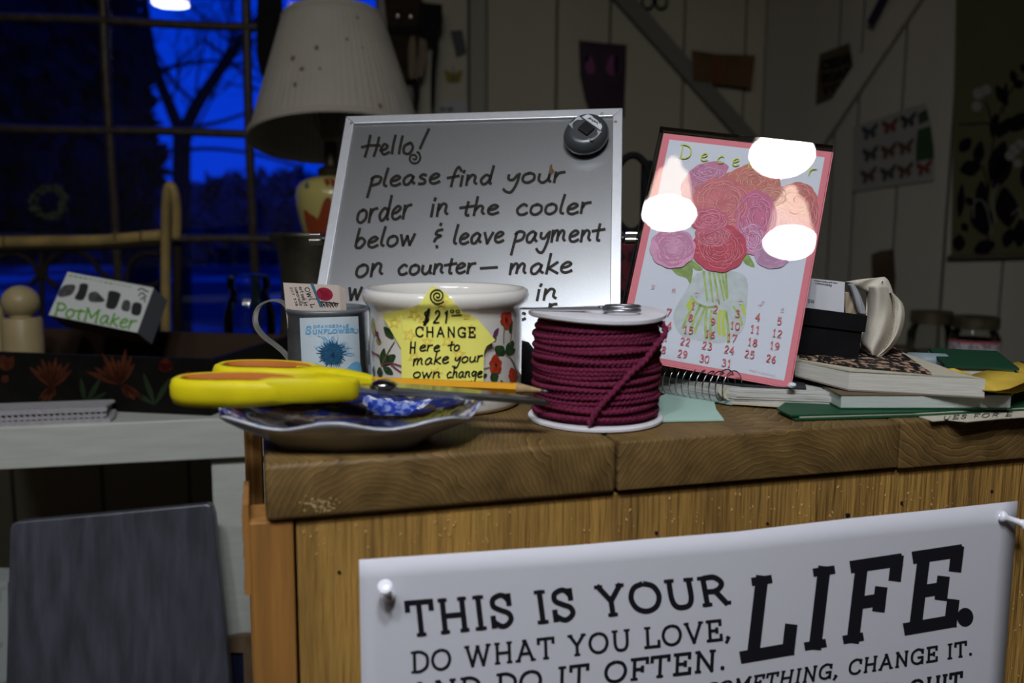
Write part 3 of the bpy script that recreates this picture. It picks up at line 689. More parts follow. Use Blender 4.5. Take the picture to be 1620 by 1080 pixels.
# ------------------------------------------------------------------ magnetic clip
dg = pm('dark_grey_plastic', (.045, .05, .055), .32, spec=.6); sv = pm('silver_plastic', (.40, .42, .45), .22, .15)
mc = BP(928, 220, .0012); t = thing('magnetic_clip', mc, 'round dark grey magnetic clip holding on to the top right corner of the message board', 'magnet')
rl = math.radians(-48); a1 = BU*math.cos(rl)+BV*math.sin(rl); a2 = -BU*math.sin(rl)+BV*math.cos(rl)   # a1 towards upper right
Mx = np.column_stack([a1, a2, BN])
prof = [(0, .0005), (.0175, .0005), (.0198, .003), (.0203, .007), (.0185, .0115), (.0150, .0143), (.0125, .0146)]
v, f = lathe(prof, mc, 48, Mx @ np.diag([1.0, .92, 1.]), cap=False); mesh('body', (v, f), dg, t, smooth=.8)
def loc(a, b, c): return mc+a1*a+a2*b+BN*c
def patch(name, pts, m, h=.0006, parent=None):
    n = len(pts); v = [loc(a, b, c+h) for a, b, c in pts]+[loc(a, b, c-h) for a, b, c in pts]
    return mesh(name, (v, [tuple(range(n)), tuple(range(n, 2*n))]+[(i, (i+1) % n, n+(i+1) % n, n+i) for i in range(n)]), m, parent or t)
arc = lambda r, a0, a1_, z, n=12, sx=1., sy=.92: [(r*math.cos(x)*sx, r*math.sin(x)*sy, z) for x in np.linspace(a0, a1_, n)]
patch('jaw', arc(.0128, 0, 2*PI-.01, .0136, 30), dg, .0008)
# scooped silver channel running across, dark thumb block in its middle, label on the upper side
n = 14; v = []; f = []
for i in range(n+1):
    q = -.0135+.027*i/n; dep = .0163-.0030*(1-(q/.0135)**2)
    hw = .0062
    for s in (-1, -.5, 0, .5, 1): v.append(loc(s*hw-.001, q, dep-.0015*(1-s*s)))
for i in range(n):
    for k in range(4): f.append((i*5+k, i*5+k+1, i*5+6+k, i*5+5+k))
mesh('scoop', (v, f), sv, t, smooth=True)
mesh('thumb_block', hexa(mc, a1, a2, BN, -.0055, .0045, -.0045, .0065, .011, .0172, bev=.001), pm('black_plastic', (.012, .012, .014), .35), t)
lb = patch('label_plate', [(.0062, -.0105, .0146), (.0118, -.009, .0140), (.0142, -.003, .0130), (.0135, .004, .0132), (.010, .0095, .0142), (.0062, .0115, .0146)], pm('pale_label', (.55, .57, .60), .4), .0009)
mb = MB()
def LM(x, y, off=0.): return loc(.0062+x, y, .0153+off)
ribbon(mb, crom([(.0015, -.005), (.004, -.004), (.002, -.003), (.0045, -.002), (.002, -.0005), (.0045, .001), (.0022, .002), (.0045, .003), (.0025, .005)], 5), .0007, lambda x, y, o: LM(x, y, o), .0002)
mesh('embossed_logo', mb, ink, lb)
# ------------------------------------------------------------------ desk calendar in a clear acrylic stand
ac = glassy('acrylic', 1.49, (.985, .99, .99)); ac2 = glassy('acrylic_edge', 1.6, (.72, .74, .78))
calt = thing('desk_calendar', CT+CU*CW/2+CV*CH, 'December desk calendar with watercolour peonies in a clear acrylic stand', 'calendar')
def cb(x0, x1, y0, y1, z0, z1, **k): return hexa(CT, CU, CV, CN, x0, x1, y0, y1, z0, z1, **k)
hold = mesh('acrylic_front', cb(.0, CW, 0, CH, -.0012, .0, bev=.0002, seg=1), ac, calt)
mesh('acrylic_back', cb(.0, CW, 0, CH, -.0050, -.0035), ac, calt)
mesh('acrylic_edge', cb(-.0022, .0, .0, CH, -.0055, .0), ac2, calt); mesh('acrylic_edge', cb(-.0022, CW, -.0026, -.0002, -.0055, .0), ac2, calt)
foot0 = CT+CV*(CH-.002)-CN*.0045
mesh('acrylic_foot', hexa(foot0, CU, unit(vec(-CN[0], -CN[1], 0)), Z, .002, CW-.002, 0, .05, -.0, .0015), ac, calt)
cardm = pm('calendar_card', (.66, .68, .76), .7); pinkm = pm('calendar_pink', (.72, .20, .24), .6)
IX, IY = .0012, .0018                                              # card inset in the stand
card = mesh('card', cb(IX, CW+.0008, IY, CH+.0008, -.0030, -.0020), pinkm, calt)
bd = .0053
mesh('card_face', cb(IX+bd, CW+.0008-bd, IY+.0046, CH-.0040, -.0022, -.00185), cardm, card)
KP = Plane(CT-CN*.00182, CN); red = pm('calendar_red', (.62, .12, .12), .6); lime = pm('calendar_lime', (.50, .58, .06), .6); fpink = pm('faint_pink', (.68, .45, .50), .6)
def cart(name, poly, m, off, parent=card): return mesh(name, ([KP(x, y, off) for x, y in poly], [tuple(range(len(poly)))]), m, parent)
LAY = [0]
def nxt(): LAY[0] += 1; return .00002*LAY[0]
wash = pm('vase_wash', (.57, .62, .63), .7, var=.15, vscale=150); stemg = pm('stem_green', (.44, .58, .20), .7, var=.35, vscale=120); leafg = pm('leaf_green', (.30, .42, .14), .7, var=.3, vscale=200)
stemy = pm('stem_yellow', (.52, .60, .10), .7)
cart('vase_print', crom([(1103, 432), (1085, 460), (1070, 485), (1065, 502), (1070, 520), (1082, 533), (1110, 540), (1140, 543), (1162, 534), (1177, 518), (1181, 490), (1181, 440), (1150, 428)], 4, True), wash, nxt())
mb = MB(); o_ = nxt()
for a, b in (((1113, 428), (1119, 476)), ((1122, 430), (1128, 478)), ((1129, 430), (1138, 482)), ((1136, 430), (1146, 476)), ((1142, 432), (1150, 474)), ((1148, 432), (1151, 472))): ribbon(mb, [a, b], [4, 3], KP, o_)
for p in ([(1093, 468), (1100, 478), (1118, 486), (1134, 484)], [(1098, 482), (1088, 500), (1080, 520)], [(1108, 482), (1098, 505), (1092, 525)], [(1116, 486), (1106, 508), (1098, 527)], [(1118, 488), (1116, 512), (1117, 537)], [(1126, 490), (1124, 515), (1124, 538)], [(1160, 484), (1170, 500), (1174, 515)], [(1148, 492), (1152, 518), (1152, 543)]): ribbon(mb, crom(p, 5), 4, KP, o_)
mesh('stem_print', mb, stemg, card)
mb = MB(); o_ = nxt()
for p in ([(1140, 490), (1137, 510), (1139, 530)], [(1146, 490), (1144, 512), (1146, 532)], [(1174, 480), (1178, 498)]): ribbon(mb, crom(p, 5), 5, KP, o_)
ribbon(mb, [(1095, 474), (1089, 484), (1093, 490)], 7, KP, o_)
mesh('stem_print', mb, stemy, card)
for p in ([(1060, 420), (1072, 414), (1092, 416), (1096, 428), (1092, 449), (1086, 440), (1070, 434)], [(1085, 410), (1096, 412), (1112, 426), (1100, 427)], [(1176, 398), (1184, 402), (1194, 422), (1180, 418), (1174, 408)]): cart('leaf_print', crom(p, 4, True), leafg, nxt())
rnd = random.Random(9)
def bloom(cx, cy, rx, ry, col, col2, petals=9, rings=4, rot=0., st=2.2):
    col = tuple(x*.98+.035 for x in col); col2 = tuple(x*.98+.05 for x in col2)
    a = []
    for t_ in np.linspace(0, 2*PI, 72)[:-1]:
        q = 1+.055*abs(math.sin(petals*t_/2+cx))+rnd.uniform(-.012, .012); a.append((cx+rx*q*math.cos(t_)*math.cos(rot)-ry*q*math.sin(t_)*math.sin(rot), cy+rx*q*math.cos(t_)*math.sin(rot)+ry*q*math.sin(t_)*math.cos(rot)))
    nm = 'petal_%.2f_%.2f_%.2f' % col
    o = cart('bloom_print', a, pm(nm, col, .7, col2=tuple(x*.8 for x in col), vscale=110), nxt())
    mb = MB(); off = nxt(); m2 = pm('petal_line_%.2f_%.2f_%.2f' % col2, col2, .7)
    dk_ = MB(); od = nxt()
    for k in range(int(petals*3.4)):                            # overlapping ruffled petals, small towards the heart
        q = math.sqrt(rnd.random())*.86; t_ = rnd.uniform(0, 2*PI); pr_ = (.20+.22*q)
        px_, py_ = cx+rx*q*math.cos(t_), cy+ry*q*math.sin(t_); w0 = rnd.uniform(1.0, 1.9); pts = []
        for u_ in np.linspace(-w0, w0, 9):
            rr = 1+.10*math.sin(u_*7+k); pts.append((px_+rx*pr_*rr*(math.cos(t_+u_)-.75*math.cos(t_)), py_+ry*pr_*rr*(math.sin(t_+u_)-.75*math.sin(t_))))
        pts = [p_ for p_ in pts if ((p_[0]-cx)/rx)**2+((p_[1]-cy)/ry)**2 < .98]
        if len(pts) > 3:
            ribbon(mb, pts, [.3, st*.75, .3], KP, off+.000003*k)
            ribbon(dk_, [(x_-1.2*math.cos(t_), y_-1.2*math.sin(t_)) for x_, y_ in pts], [.3, st*.9, .3], KP, od+.000003*k)
    for k in range(int(petals*7)):
        t_ = rnd.uniform(0, 2*PI); q0 = rnd.uniform(.15, .78); q1 = q0+.18
        pts = [(cx+rx*q*math.cos(t_+.5*(q-q0)), cy+ry*q*math.sin(t_+.5*(q-q0))) for q in np.linspace(q0, q1, 4)]; ribbon(mb, pts, [.3, .8, .3], KP, off)
    mesh('petal_shadows', dk_, pm('petal_dark_%.2f_%.2f_%.2f' % col, tuple(x*.72 for x in col), .7), card)
    mesh('petal_lines', mb, m2, card)
bloom(1108, 300, 30, 30, (.66, .24, .34), (.74, .42, .52), 9, 4)
bloom(1168, 300, 34, 30, (.64, .19, .18), (.72, .34, .30), 9, 4)
bloom(1120, 272, 32, 15, (.62, .22, .38), (.72, .42, .55), 7, 3, -.25)
bloom(1194, 287, 40, 27, (.66, .20, .16), (.74, .36, .28), 9, 5)
bloom(1272, 336, 22, 36, (.62, .15, .17), (.70, .30, .28), 9, 4)
bloom(1238, 350, 36, 40, (.62, .18, .26), (.70, .34, .40), 9, 4)
bloom(1262, 316, 30, 27, (.64, .17, .16), (.72, .34, .28), 9, 5)
bloom(1225, 312, 28, 18, (.66, .24, .20), (.74, .38, .30), 8, 4)
bloom(1142, 322, 46, 40, (.64, .17, .19), (.70, .30, .28), 10, 5)
bloom(1196, 344, 32, 42, (.58, .14, .26), (.64, .28, .40), 9, 5)
bloom(1190, 378, 22, 24, (.60, .22, .40), (.72, .48, .60), 8, 4)
bloom(1222, 404, 27, 20, (.56, .30, .46), (.42, .18, .36), 9, 4)
bloom(1138, 392, 42, 37, (.52, .05, .09), (.62, .18, .22), 10, 5)
bloom(1128, 372, 28, 18, (.58, .12, .18), (.66, .26, .32), 8, 4)
bloom(1064, 392, 35, 31, (.66, .32, .48), (.56, .12, .30), 10, 5, 0, 2.6)
bloom(1122, 348, 30, 18, (.60, .12, .20), (.68, .28, .34), 8, 4)
OT = nxt()
mb = MB()
for ch, x, y in zip('December', (1072, 1107, 1133, 1157, 1183, 1216, 1247, 1278), (250, 254, 258, 262, 266, 270, 273, 278)):
    big = ch == 'D'; h = 23 if big else 13; s = .13*h
    w_ = 20 if big else (17 if ch == 'm' else 12)
    write(mb, ch, ((x, y), (x+w_, y+w_*.13), (x+s*1.4, y-h), (x+w_+s*1.4, y-h+w_*.13)), KP, OT, 1.7, serif=True, sfw=1.1, gap=0, xh=1., asc=.65)
mesh('month_lettering', mb, lime, card)
NUM = {1: (1096.7, 483), 2: (1131.9, 489), 3: (1166.7, 495.6), 4: (1199, 501), 5: (1233, 507.6), 7: (1058, 494), 8: (1092.6, 502), 9: (1127.8, 508.5), 10: (1163, 515), 11: (1194.4, 520.6), 12: (1229.6, 527),
       14: (1055, 514), 15: (1089, 521.5), 16: (1123.7, 528), 17: (1158, 534), 18: (1190.7, 541), 19: (1225.6, 546.5), 21: (1049, 532.6), 22: (1084, 540), 23: (1118.5, 546.5), 24: (1153.7, 553), 25: (1185.7, 560), 26: (1220, 567), 28: (1046, 552), 29: (1079.6, 559.4), 30: (1114.4, 567), 31: (1149, 573.7)}
mb = MB()
for n_, (x, y) in NUM.items():
    w_ = 7.4 if n_ < 10 else 15.6; h = 12.5
    write(mb, str(n_), ((x-w_/2-1, y+h/2-w_*.09), (x+w_/2-1, y+h/2+w_*.09), (x-w_/2+1, y-h/2-w_*.09), (x+w_/2+1, y-h/2+w_*.09)), KP, OT, 1.4, serif=True, sfw=1., gap=.1)
mesh('date_numbers', mb, red, card)
mb = MB()
for ch, (x, y) in zip('smtwtfs', ((1032, 452), (1066, 458), (1101, 464), (1135, 471), (1170, 477), (1203, 483), (1237, 489))):
    write(mb, ch, ((x-3.5, y+4), (x+3.5, y+5), (x-2.5, y-3), (x+4.5, y-2)), KP, OT, .9, gap=0)
x = 1186
for k in range(9): write(mb, 'nelioarst'[k], ((x, 586+k*1.1), (x+3.6, 586.6+k*1.1), (x+.3, 583+k*1.1), (x+4, 583.5+k*1.1)), KP, OT, .5, gap=0); x += 4.6
mesh('weekday_letters', mb, fpink, card)
# ------------------------------------------------------------------ spool of burgundy twine
sc = gz(942, 662, 0); sx, sy = sc[0], .558; SR_ = .0432; zt = .0690
spool = thing('twine_spool', (sx, sy, 0), 'spool of burgundy jute twine with white flanges, standing at the counter edge', 'spool')
wpl = pm('spool_card', (.62, .60, .64), .55, var=.12, vscale=60)
mesh('flange', lathe([(0, .0), (SR_-.001, .0), (SR_, .0008), (SR_, .0022), (SR_-.001, .003), (0, .003)], (sx, sy, 0), 64), wpl, spool, smooth=.6, label='lower white flange')
v, f = lathe([(0, zt-.0035), (SR_-.001, zt-.0035), (SR_+.0003, zt-.0026), (SR_+.0003, zt-.0006), (SR_-.0012, zt), (.008, zt-.0002), (.0078, zt-.003), (0, zt-.003)], (sx, sy, 0), 64)
v = [np.array(p)+vec(0, 0, .0012*math.sin(math.atan2(p[1]-sy, p[0]-sx)*2+.6)*(math.hypot(p[0]-sx, p[1]-sy)/SR_)**3) for p in v]
mesh('flange', (v, f), wpl, spool, smooth=.6, label='upper white flange, slightly warped')
mesh('core', lathe([(.014, .002), (.014, zt-.002)], (sx, sy, 0), 24), wpl, spool)
twm = pm('burgundy_jute', (.165, .020, .056), .9, var=.5, vscale=900, bump=.6, bscale=1500, spec=.1, bdist=.0005)
rnd = random.Random(4); NT = 23; pts = []; tr_ = .00168; seg = 420
for i in range(NT*seg):
    a = 2*PI*i/seg; T_ = i/seg; z = .0050+(zt-.0105)*T_/NT+.0005*math.sin(a*.37+1)+.00045*math.sin(3*a+T_)
    r = SR_-.0060+.0016*math.sin(PI*(z/zt))+.0009*math.sin(T_*2.7)+.0005*math.sin(2*a+T_*1.7)
    if z > zt-.012: r -= .0016*(z-(zt-.012))/.008
    pts.append((sx+r*math.cos(a), sy+r*math.sin(a), z))
mesh('twine_coil', tube(pts, tr_, 10, lobes=2, twist=1900, amp=.22), twm, spool, smooth=True)
# inner layer so no gaps show
mesh('twine_underlayer', lathe([(SR_-.0072, .003), (SR_-.0058, .012), (SR_-.0054, .034), (SR_-.0060, .055), (SR_-.0085, zt-.004)], (sx, sy, 0), 64, cap=False), twm, spool, smooth=True)
SC = Cyl(sx, sy, SR_-.0026)
P = [SC(x, y, o) for x, y, o in ((932, 672, .0015), (938, 660, .0012), (952, 640, .0012), (975, 615, .0012), (1000, 588, .0012), (1020, 570, .0014), (1033, 552, .002))]
e = P[-1]; P += [e+vec(.0050, .004, .005), e+vec(.0085, .008, .010), e+vec(.0060, .013, .0145), e+vec(.0030, .016, .0155), e+vec(-.002, .018, .0150)]
mesh('loose_strand', tube(crom(P, 26), .0018, 10, lobes=2, twist=1500, amp=.30), twm, spool, smooth=True)
mb = MB(); rnd = random.Random(8)
for k in range(420):
    a = rnd.uniform(-PI, 0.3) if rnd.random() < .9 else rnd.uniform(0, 2*PI); z = rnd.uniform(.006, zt-.006); r = SR_-.0032
    p = vec(sx+r*math.cos(a), sy+r*math.sin(a), z); d = unit(vec(math.cos(a), math.sin(a), 0)*rnd.uniform(.1, .8)+vec(-math.sin(a), math.cos(a), 0)*rnd.uniform(-1, 1)+Z*rnd.uniform(-.6, .6)); L = rnd.uniform(.0015, .004)
    w_ = unit(np.cross(d, vec(math.cos(a), math.sin(a), 0)+.01))*.00006; mb.add([p-w_, p+w_, p+d*L+w_*.3, p+d*L-w_*.3], [(0, 1, 2, 3)])
tag(mesh('jute_fuzz', mb, twm, spool), None, None, kind='stuff')
# ------------------------------------------------------------------ thread snips lying on the spool
sn = pm('worn_steel', (.36, .36, .38), .3, .9, var=.3, vscale=150)
t = thing('thread_snips', (sx-.01, sy, zt), 'small grey steel thread snips lying across the top of the twine spool', 'scissors')
def snp(px, py, z=None): return gz(px, py, zt+.0016 if z is None else z)
tip = snp(822, 488, zt+.0022)
for k, (o1, o2) in enumerate(((0, 0), (.0028, .0015))):
    a = tip+vec(0, .001*k, 0); b = vec(sx-.002, sy-.006+o1, zt+.0021); c_ = vec(sx+.006, sy-.008+o1*3, zt+.0021)
    mesh('blade', strap([a, (a+b)/2, b, c_], Y, [.0006, .0045, .0060, .004], .0011), sn, t)
for k, (ox, oy) in enumerate(((.014, -.014), (.0165, .004))):
    ring = [(sx+ox+.011*math.cos(q), sy+oy+.0068*math.sin(q), zt+.0022+.0006*k) for q in np.linspace(0, 2*PI, 33)[:-1]]
    mesh('finger_ring', tube(ring, .0010, 8, closed=True), sn, t, smooth=True)
mesh('pivot', blobm((sx+.002, sy-.006, zt+.0032), (.0022, .0022, .001), 12, 6), sn, t, smooth=True)
# ------------------------------------------------------------------ change pot with floral decals
pc = vec((706-810)/F*.612*1.0, .606); PR = .0522
PC = Cyl(pc[0], pc[1], PR); zr = .0800
cer = pm('white_ceramic', (.70, .67, .62), .16, spec=.6, coat=.4)
pot = thing('change_pot', (pc[0], pc[1], 0), 'white ceramic pot with rolled rim and red flower decals, yellow star note on it', 'pot')
prof = [(0, .0012), (PR-.006, .0012), (PR-.0035, 0), (PR-.0015, .0015), (PR-.0004, .004), (PR, .012), (PR, zr-.018), (PR+.0006, zr-.013), (PR+.0022, zr-.0108), (PR+.0040, zr-.0085), (PR+.0048, zr-.0048), (PR+.0040, zr-.0012), (PR+.0018, zr), (PR-.001, zr-.001), (PR-.0028, zr-.004), (PR-.0040, zr-.012), (PR-.0042, .006), (0, .005)]
mesh('body', lathe(prof, (pc[0], pc[1], 0), 96, cap=False), cer, pot, smooth=True)
leafd = pm('decal_leaf', (.035, .075, .03), .25, var=.5, vscale=300); redd = pm('decal_red', (.50, .05, .02), .25, var=.4, vscale=300); purd = pm('decal_purple', (.13, .035, .10), .3); yeld = pm('decal_yellow', (.36, .30, .08), .3, var=.3, vscale=400); stemd = pm('decal_stem', (.16, .12, .05), .3); maud = pm('decal_mauve', (.20, .04, .07), .3)
def decal(polys, m, name, curve=True, off=.0005):
    mb = MB()
    for p in polys: colfill(mb, crom(p, 4, True) if curve else p, PC, off, 2.)
    return mesh(name, mb, m, pot)
def leafp(x0, y0, x1, y1, w_): 
    d = vec(x1-x0, y1-y0); n_ = vec(-d[1], d[0])/np.linalg.norm(d)*w_/2; c_ = vec(x0, y0)
    return [tuple(c_), tuple(c_+d*.3+n_*.9), tuple(c_+d*.6+n_), tuple(c_+d), tuple(c_+d*.6-n_), tuple(c_+d*.3-n_*.9)]
decal([leafp(622, 536, 607, 516, 11), leafp(604, 577, 626, 561, 14), leafp(603, 578, 608, 550, 10), leafp(606, 580, 622, 592, 10), leafp(600, 580, 602, 598, 9), leafp(590, 575, 592, 600, 4)], leafd, 'leaf_decal')
decal([leafp(799, 560, 783, 548, 16), leafp(800, 560, 813, 538, 12), leafp(801, 560, 816, 552, 8), leafp(776, 601, 788, 591, 14), leafp(765, 598, 770, 590, 6), leafp(806, 528, 811, 505, 5), leafp(800, 618, 792, 600, 6)], leafd, 'leaf_decal')
def flower(cx, cy, r, n=5, sq=.62, a0=.3):
    return [leafp(cx, cy, cx+r*sq*math.cos(a0+2*PI*k/n), cy+r*math.sin(a0+2*PI*k/n), r*.75) for k in range(n)]
for fxy in ((801, 505, 16, .2), (784, 577, 17, .9), (812, 593, 13, .5)): 
    decal(flower(*fxy[:3], a0=fxy[3]), redd, 'flower_decal')
for q_ in ([(799, 504), (802, 502), (803, 507), (800, 509)], [(783, 575), (786, 573), (787, 579), (784, 580)]): decal([q_], pm('decal_centre', (.03, .02, .02), .3), 'flower_centre', off=.0008)
decal([leafp(593, 535, 588, 500, 7), leafp(596, 533, 602, 545, 8)], yeld, 'butterfly_decal'); decal([leafp(593, 520, 602, 543, 3), leafp(598, 522, 595, 535, 4)], purd, 'butterfly_body_decal', off=.0008)
decal([leafp(780, 535, 789, 518, 7), leafp(779, 540, 786, 534, 5), leafp(775, 548, 779, 543, 3)], purd, 'bud_decal')
mb = MB()
for p in ([(603, 578), (612, 560), (624, 540)], [(588, 555), (594, 560), (602, 566)]): ribbon(mb, crom(p, 4), 1.6, PC, .0006)
for p in ([(797, 543), (797, 528), (799, 512)], [(807, 545), (809, 530), (811, 510)], [(800, 560), (808, 566), (815, 580), (817, 600)], [(765, 583), (775, 581), (782, 580)]): ribbon(mb, crom(p, 4), 1.5, PC, .0006)
mesh('stem_decal', mb, stemd, pot)
mb = MB()
for p in ([(604, 578), (614, 574), (626, 576), (638, 580)], [(618, 576), (628, 584), (640, 592)], [(588, 556), (592, 559), (600, 562)]): ribbon(mb, crom(p, 4), 2.2, PC, .0007)
mesh('stem_decal', mb, maud, pot)
# ------------------------------------------------------------------ yellow star note stuck to the pot
starm = pm('yellow_note', (.84, .80, .17), .7); star2 = pm('note_star_print', (.80, .62, .10), .7); pen = pm('felt_pen', (.008, .008, .010), .7, spec=.15)
note = thing('star_note', PC(690, 540), 'yellow star shaped sticky note reading $21.00 CHANGE on the front of the pot', 'note')
sf = lambda x, y: .0014+max(0, x-735)*.00006+.0050*(1 if y < 482 else max(0, 1-(y-482)/26)**1.5)
SO = [(684, 451), (704, 462), (726, 486), (733, 495), (755, 504), (766, 517), (784, 538), (770, 547), (763, 563), (762, 590), (764, 632), (735, 622), (700, 618), (665, 622), (636, 632), (640, 597), (639, 566), (635, 552), (622, 529), (606, 502), (604, 499), (609, 496), (649, 487), (664, 481), (677, 461)]
mb = MB(); colfill(mb, SO, PC, sf, 2., K=48); mesh('paper', mb, starm, note, smooth=True)
def NP(x, y, off=0.): return PC(x, y, sf(x, y)+off)
def starshape(cx, cy, r, a0=0.): return [(cx+(r if k % 2 == 0 else r*.45)*math.sin(a0+PI*k/5), cy-(r if k % 2 == 0 else r*.45)*math.cos(a0+PI*k/5)) for k in range(10)]
mb = MB()
for cx, cy, r, a0 in ((624, 510, 9, .1), (655, 497, 9, .5), (700, 478, 8, .2), (648, 530, 10, .3), (676, 540, 8, .0), (708, 540, 9, .4), (726, 560, 9, .1), (655, 565, 9, .5), (745, 520, 7, .2), (690, 590, 9, .3), (668, 506, 6, .4), (738, 500, 5, .1)):
    s_ = starshape(cx, cy, r, a0); ribbon(mb, s_+[s_[0]], 2.6, NP, .0002)
mesh('star_print', mb, star2, note)
mb = MB(); ribbon(mb, spiral((692, 468), 13, 2.6, a0=.7, n=90)[:], 2.4, NP, .0004)
mesh('text_line', mb, pen, note)
def nl(text, quad, sw, **k): mb = MB(); write(mb, text, quad, NP, .0004, sw, slab_in=False, **k); return mb
mb = nl('$21', ((667, 512), (709, 510), (671, 491), (711, 492)), 2.6, gap=.35); write(mb, '00', ((712, 495), (727, 495), (712, 489), (728, 490)), NP, .0004, 1.8, gap=.2); ribbon(mb, [(714, 499), (731, 498)], 1.8, NP, .0004)
mesh('text_line', mb, pen, note)
mesh('text_line', nl('CHANGE', ((657, 532), (752, 533), (657, 517), (752, 518)), 2.5, gap=.18), pen, note)
mb = MB()
write(mb, 'H', ((647, 558), (658, 558), (648, 541), (659, 541)), NP, .0004, 2.5, slab_in=False); word(mb, 'ere', 663, 696, 555, 555, 9, 2.3, NP, .0004); word(mb, 'to', 709, 727, 555, 554, 9, 2.3, NP, .0004)
mesh('text_line', mb, pen, note)
mb = MB(); word(mb, 'make', 653, 710, 578, 574, 10, 2.4, NP, .0004); word(mb, 'your', 718, 763, 574, 571, 9, 2.3, NP, .0004); mesh('text_line', mb, pen, note)
mb = MB(); word(mb, 'own', 653, 697, 597, 597, 9, 2.3, NP, .0004); word(mb, 'change', 706, 763, 597, 596, 9, 2.2, NP, .0004); mesh('text_line', mb, pen, note)
c = at(818, 606, .678); o = mesh('black_dome', lathe([(0, 0), (.0145, 0), (.0160, .006), (.0160, .016), (.0138, .026), (.0090, .0325), (0, .035)], [c[0], .676, 0], 32), pm('dome_black', (.006, .006, .007), .6, spec=.15), smooth=True, loc=[c[0], .676, 0]); tag(o, 'black rounded stopper standing between the change pot and the message board', 'dome')  # plain black dome filling the dark rounded patch right of the pot
# ------------------------------------------------------------------ tin mug
mgc = vec((519-810)/F*.652, .646); MR = .0290; MC = Cyl(mgc[0], mgc[1], MR-.0005); mz = gz(519, 487, 0); mzr = H-.646*math.tan(math.atan((487-540)/F)+PITCH)
zinc = pm('galvanised', (.22, .24, .255), .5, .45, col2=(.11, .12, .13), vscale=70, bump=.15, bscale=120, lo=.3, hi=.7)
mug = thing('tin_mug', (mgc[0], mgc[1], 0), 'small galvanised tin mug with a pale blue SUNFLOWER label and strap handle', 'mug')
mesh('body', lathe([(0, .001), (MR-.001, .001), (MR, .003), (MR, mzr-.004), (MR+.0008, mzr-.0032), (MR+.0012, mzr-.0014), (MR+.0005, mzr), (MR-.0008, mzr-.0006), (MR-.0012, mzr-.003), (MR-.0014, .003), (0, .002)], (mgc[0], mgc[1], 0), 64, cap=False), zinc, mug, smooth=True)
YH_ = mgc[1]
hp = [at(x, y, YH_) for x, y in ((459, 496), (452, 482), (440, 475), (424, 476), (410, 485), (404, 500), (406, 516), (418, 532), (435, 545), (448, 556), (458, 568))]
mesh('handle', strap(crom(hp, 6), Y, .010, .0012), pm('zinc_strap', (.34, .33, .29), .4, .7), mug, smooth=.6)
blue1 = pm('label_blue', (.14, .38, .62), .6); blue2 = pm('label_dark_blue', (.018, .10, .20), .6, var=.5, vscale=700); labm = pm('label_paper', (.50, .58, .63), .6)
mb = MB(); colfill(mb, [(474, 503), (571, 500), (573, 640), (478, 640)], MC, .0008, 6.); lab = mesh('paper_label', mb, labm, mug, smooth=True)
LMp = lambda x, y, off=0.: MC(x, y, .0008+off)
mb = MB()
write(mb, 'ORANGEDALE', ((495, 519), (551, 517), (496, 514), (552, 512.5)), LMp, .0003, .9, serif=False, gap=.15)
write(mb, 'S', ((483, 529), (492, 529), (484, 515), (493, 515)), LMp, .0003, 2.2, serif=True)
write(mb, 'UNFLOWER', ((494, 529), (560, 526), (494, 521), (561, 518)), LMp, .0003, 1.9, serif=True, sfw=1., gap=.14); ribbon(mb, crom([(560, 525), (564, 526), (567, 523), (565, 520)], 4), 1, LMp, .0003)
mesh('text_line', mb, blue1, lab)
rnd = random.Random(12); mb = MB()
for k in range(46):
    a = 2*PI*k/46+rnd.uniform(-.05, .05); r0, r1 = 12, rnd.uniform(18, 25); ribbon(mb, [(525+r0*math.cos(a), 560+r0*math.sin(a)), (525+r1*math.cos(a+.05), 560+r1*math.sin(a+.05))], [3.4, .5], LMp, .0004)
colfill(mb, [(525+15.5*math.cos(a), 560+15.5*math.sin(a)) for a in np.linspace(0, 2*PI, 30)[:-1]], LMp, .0004, 2)
mesh('sunflower_print', mb, blue2, lab)
mb = MB()
for k in range(34):
    a = rnd.uniform(-2.9, .1); r0 = 20; r1 = rnd.uniform(26, 42) if -2.0 < a < -1.1 else rnd.uniform(24, 36); b = a+rnd.uniform(-.25, .25)
    ribbon(mb, crom([(525+r0*math.cos(a), 560+r0*math.sin(a)*.8), (525+(r0+r1)/2*math.cos(a+.06), 560+(r0+r1)/2*math.sin(a+.06)*.85), (525+r1*math.cos(b), 560+r1*math.sin(b)*.85)], 3), [1.1, .5], LMp, .0003)
for p in ([(548, 586), (556, 575), (566, 572), (572, 580), (571, 600), (552, 600)], [(492, 577), (500, 574), (508, 580), (505, 596), (494, 596)]): colfill(mb, crom(p, 4, True), LMp, .0004, 2)
mesh('petal_print', mb, blue1, lab)
mb = MB(); colfill(mb, [(523, 561), (528, 556), (530, 563), (525, 566)], LMp, .0006, 1); mesh('sunflower_eye', mb, pm('eye_blue', (.01, .03, .07), .6), lab)
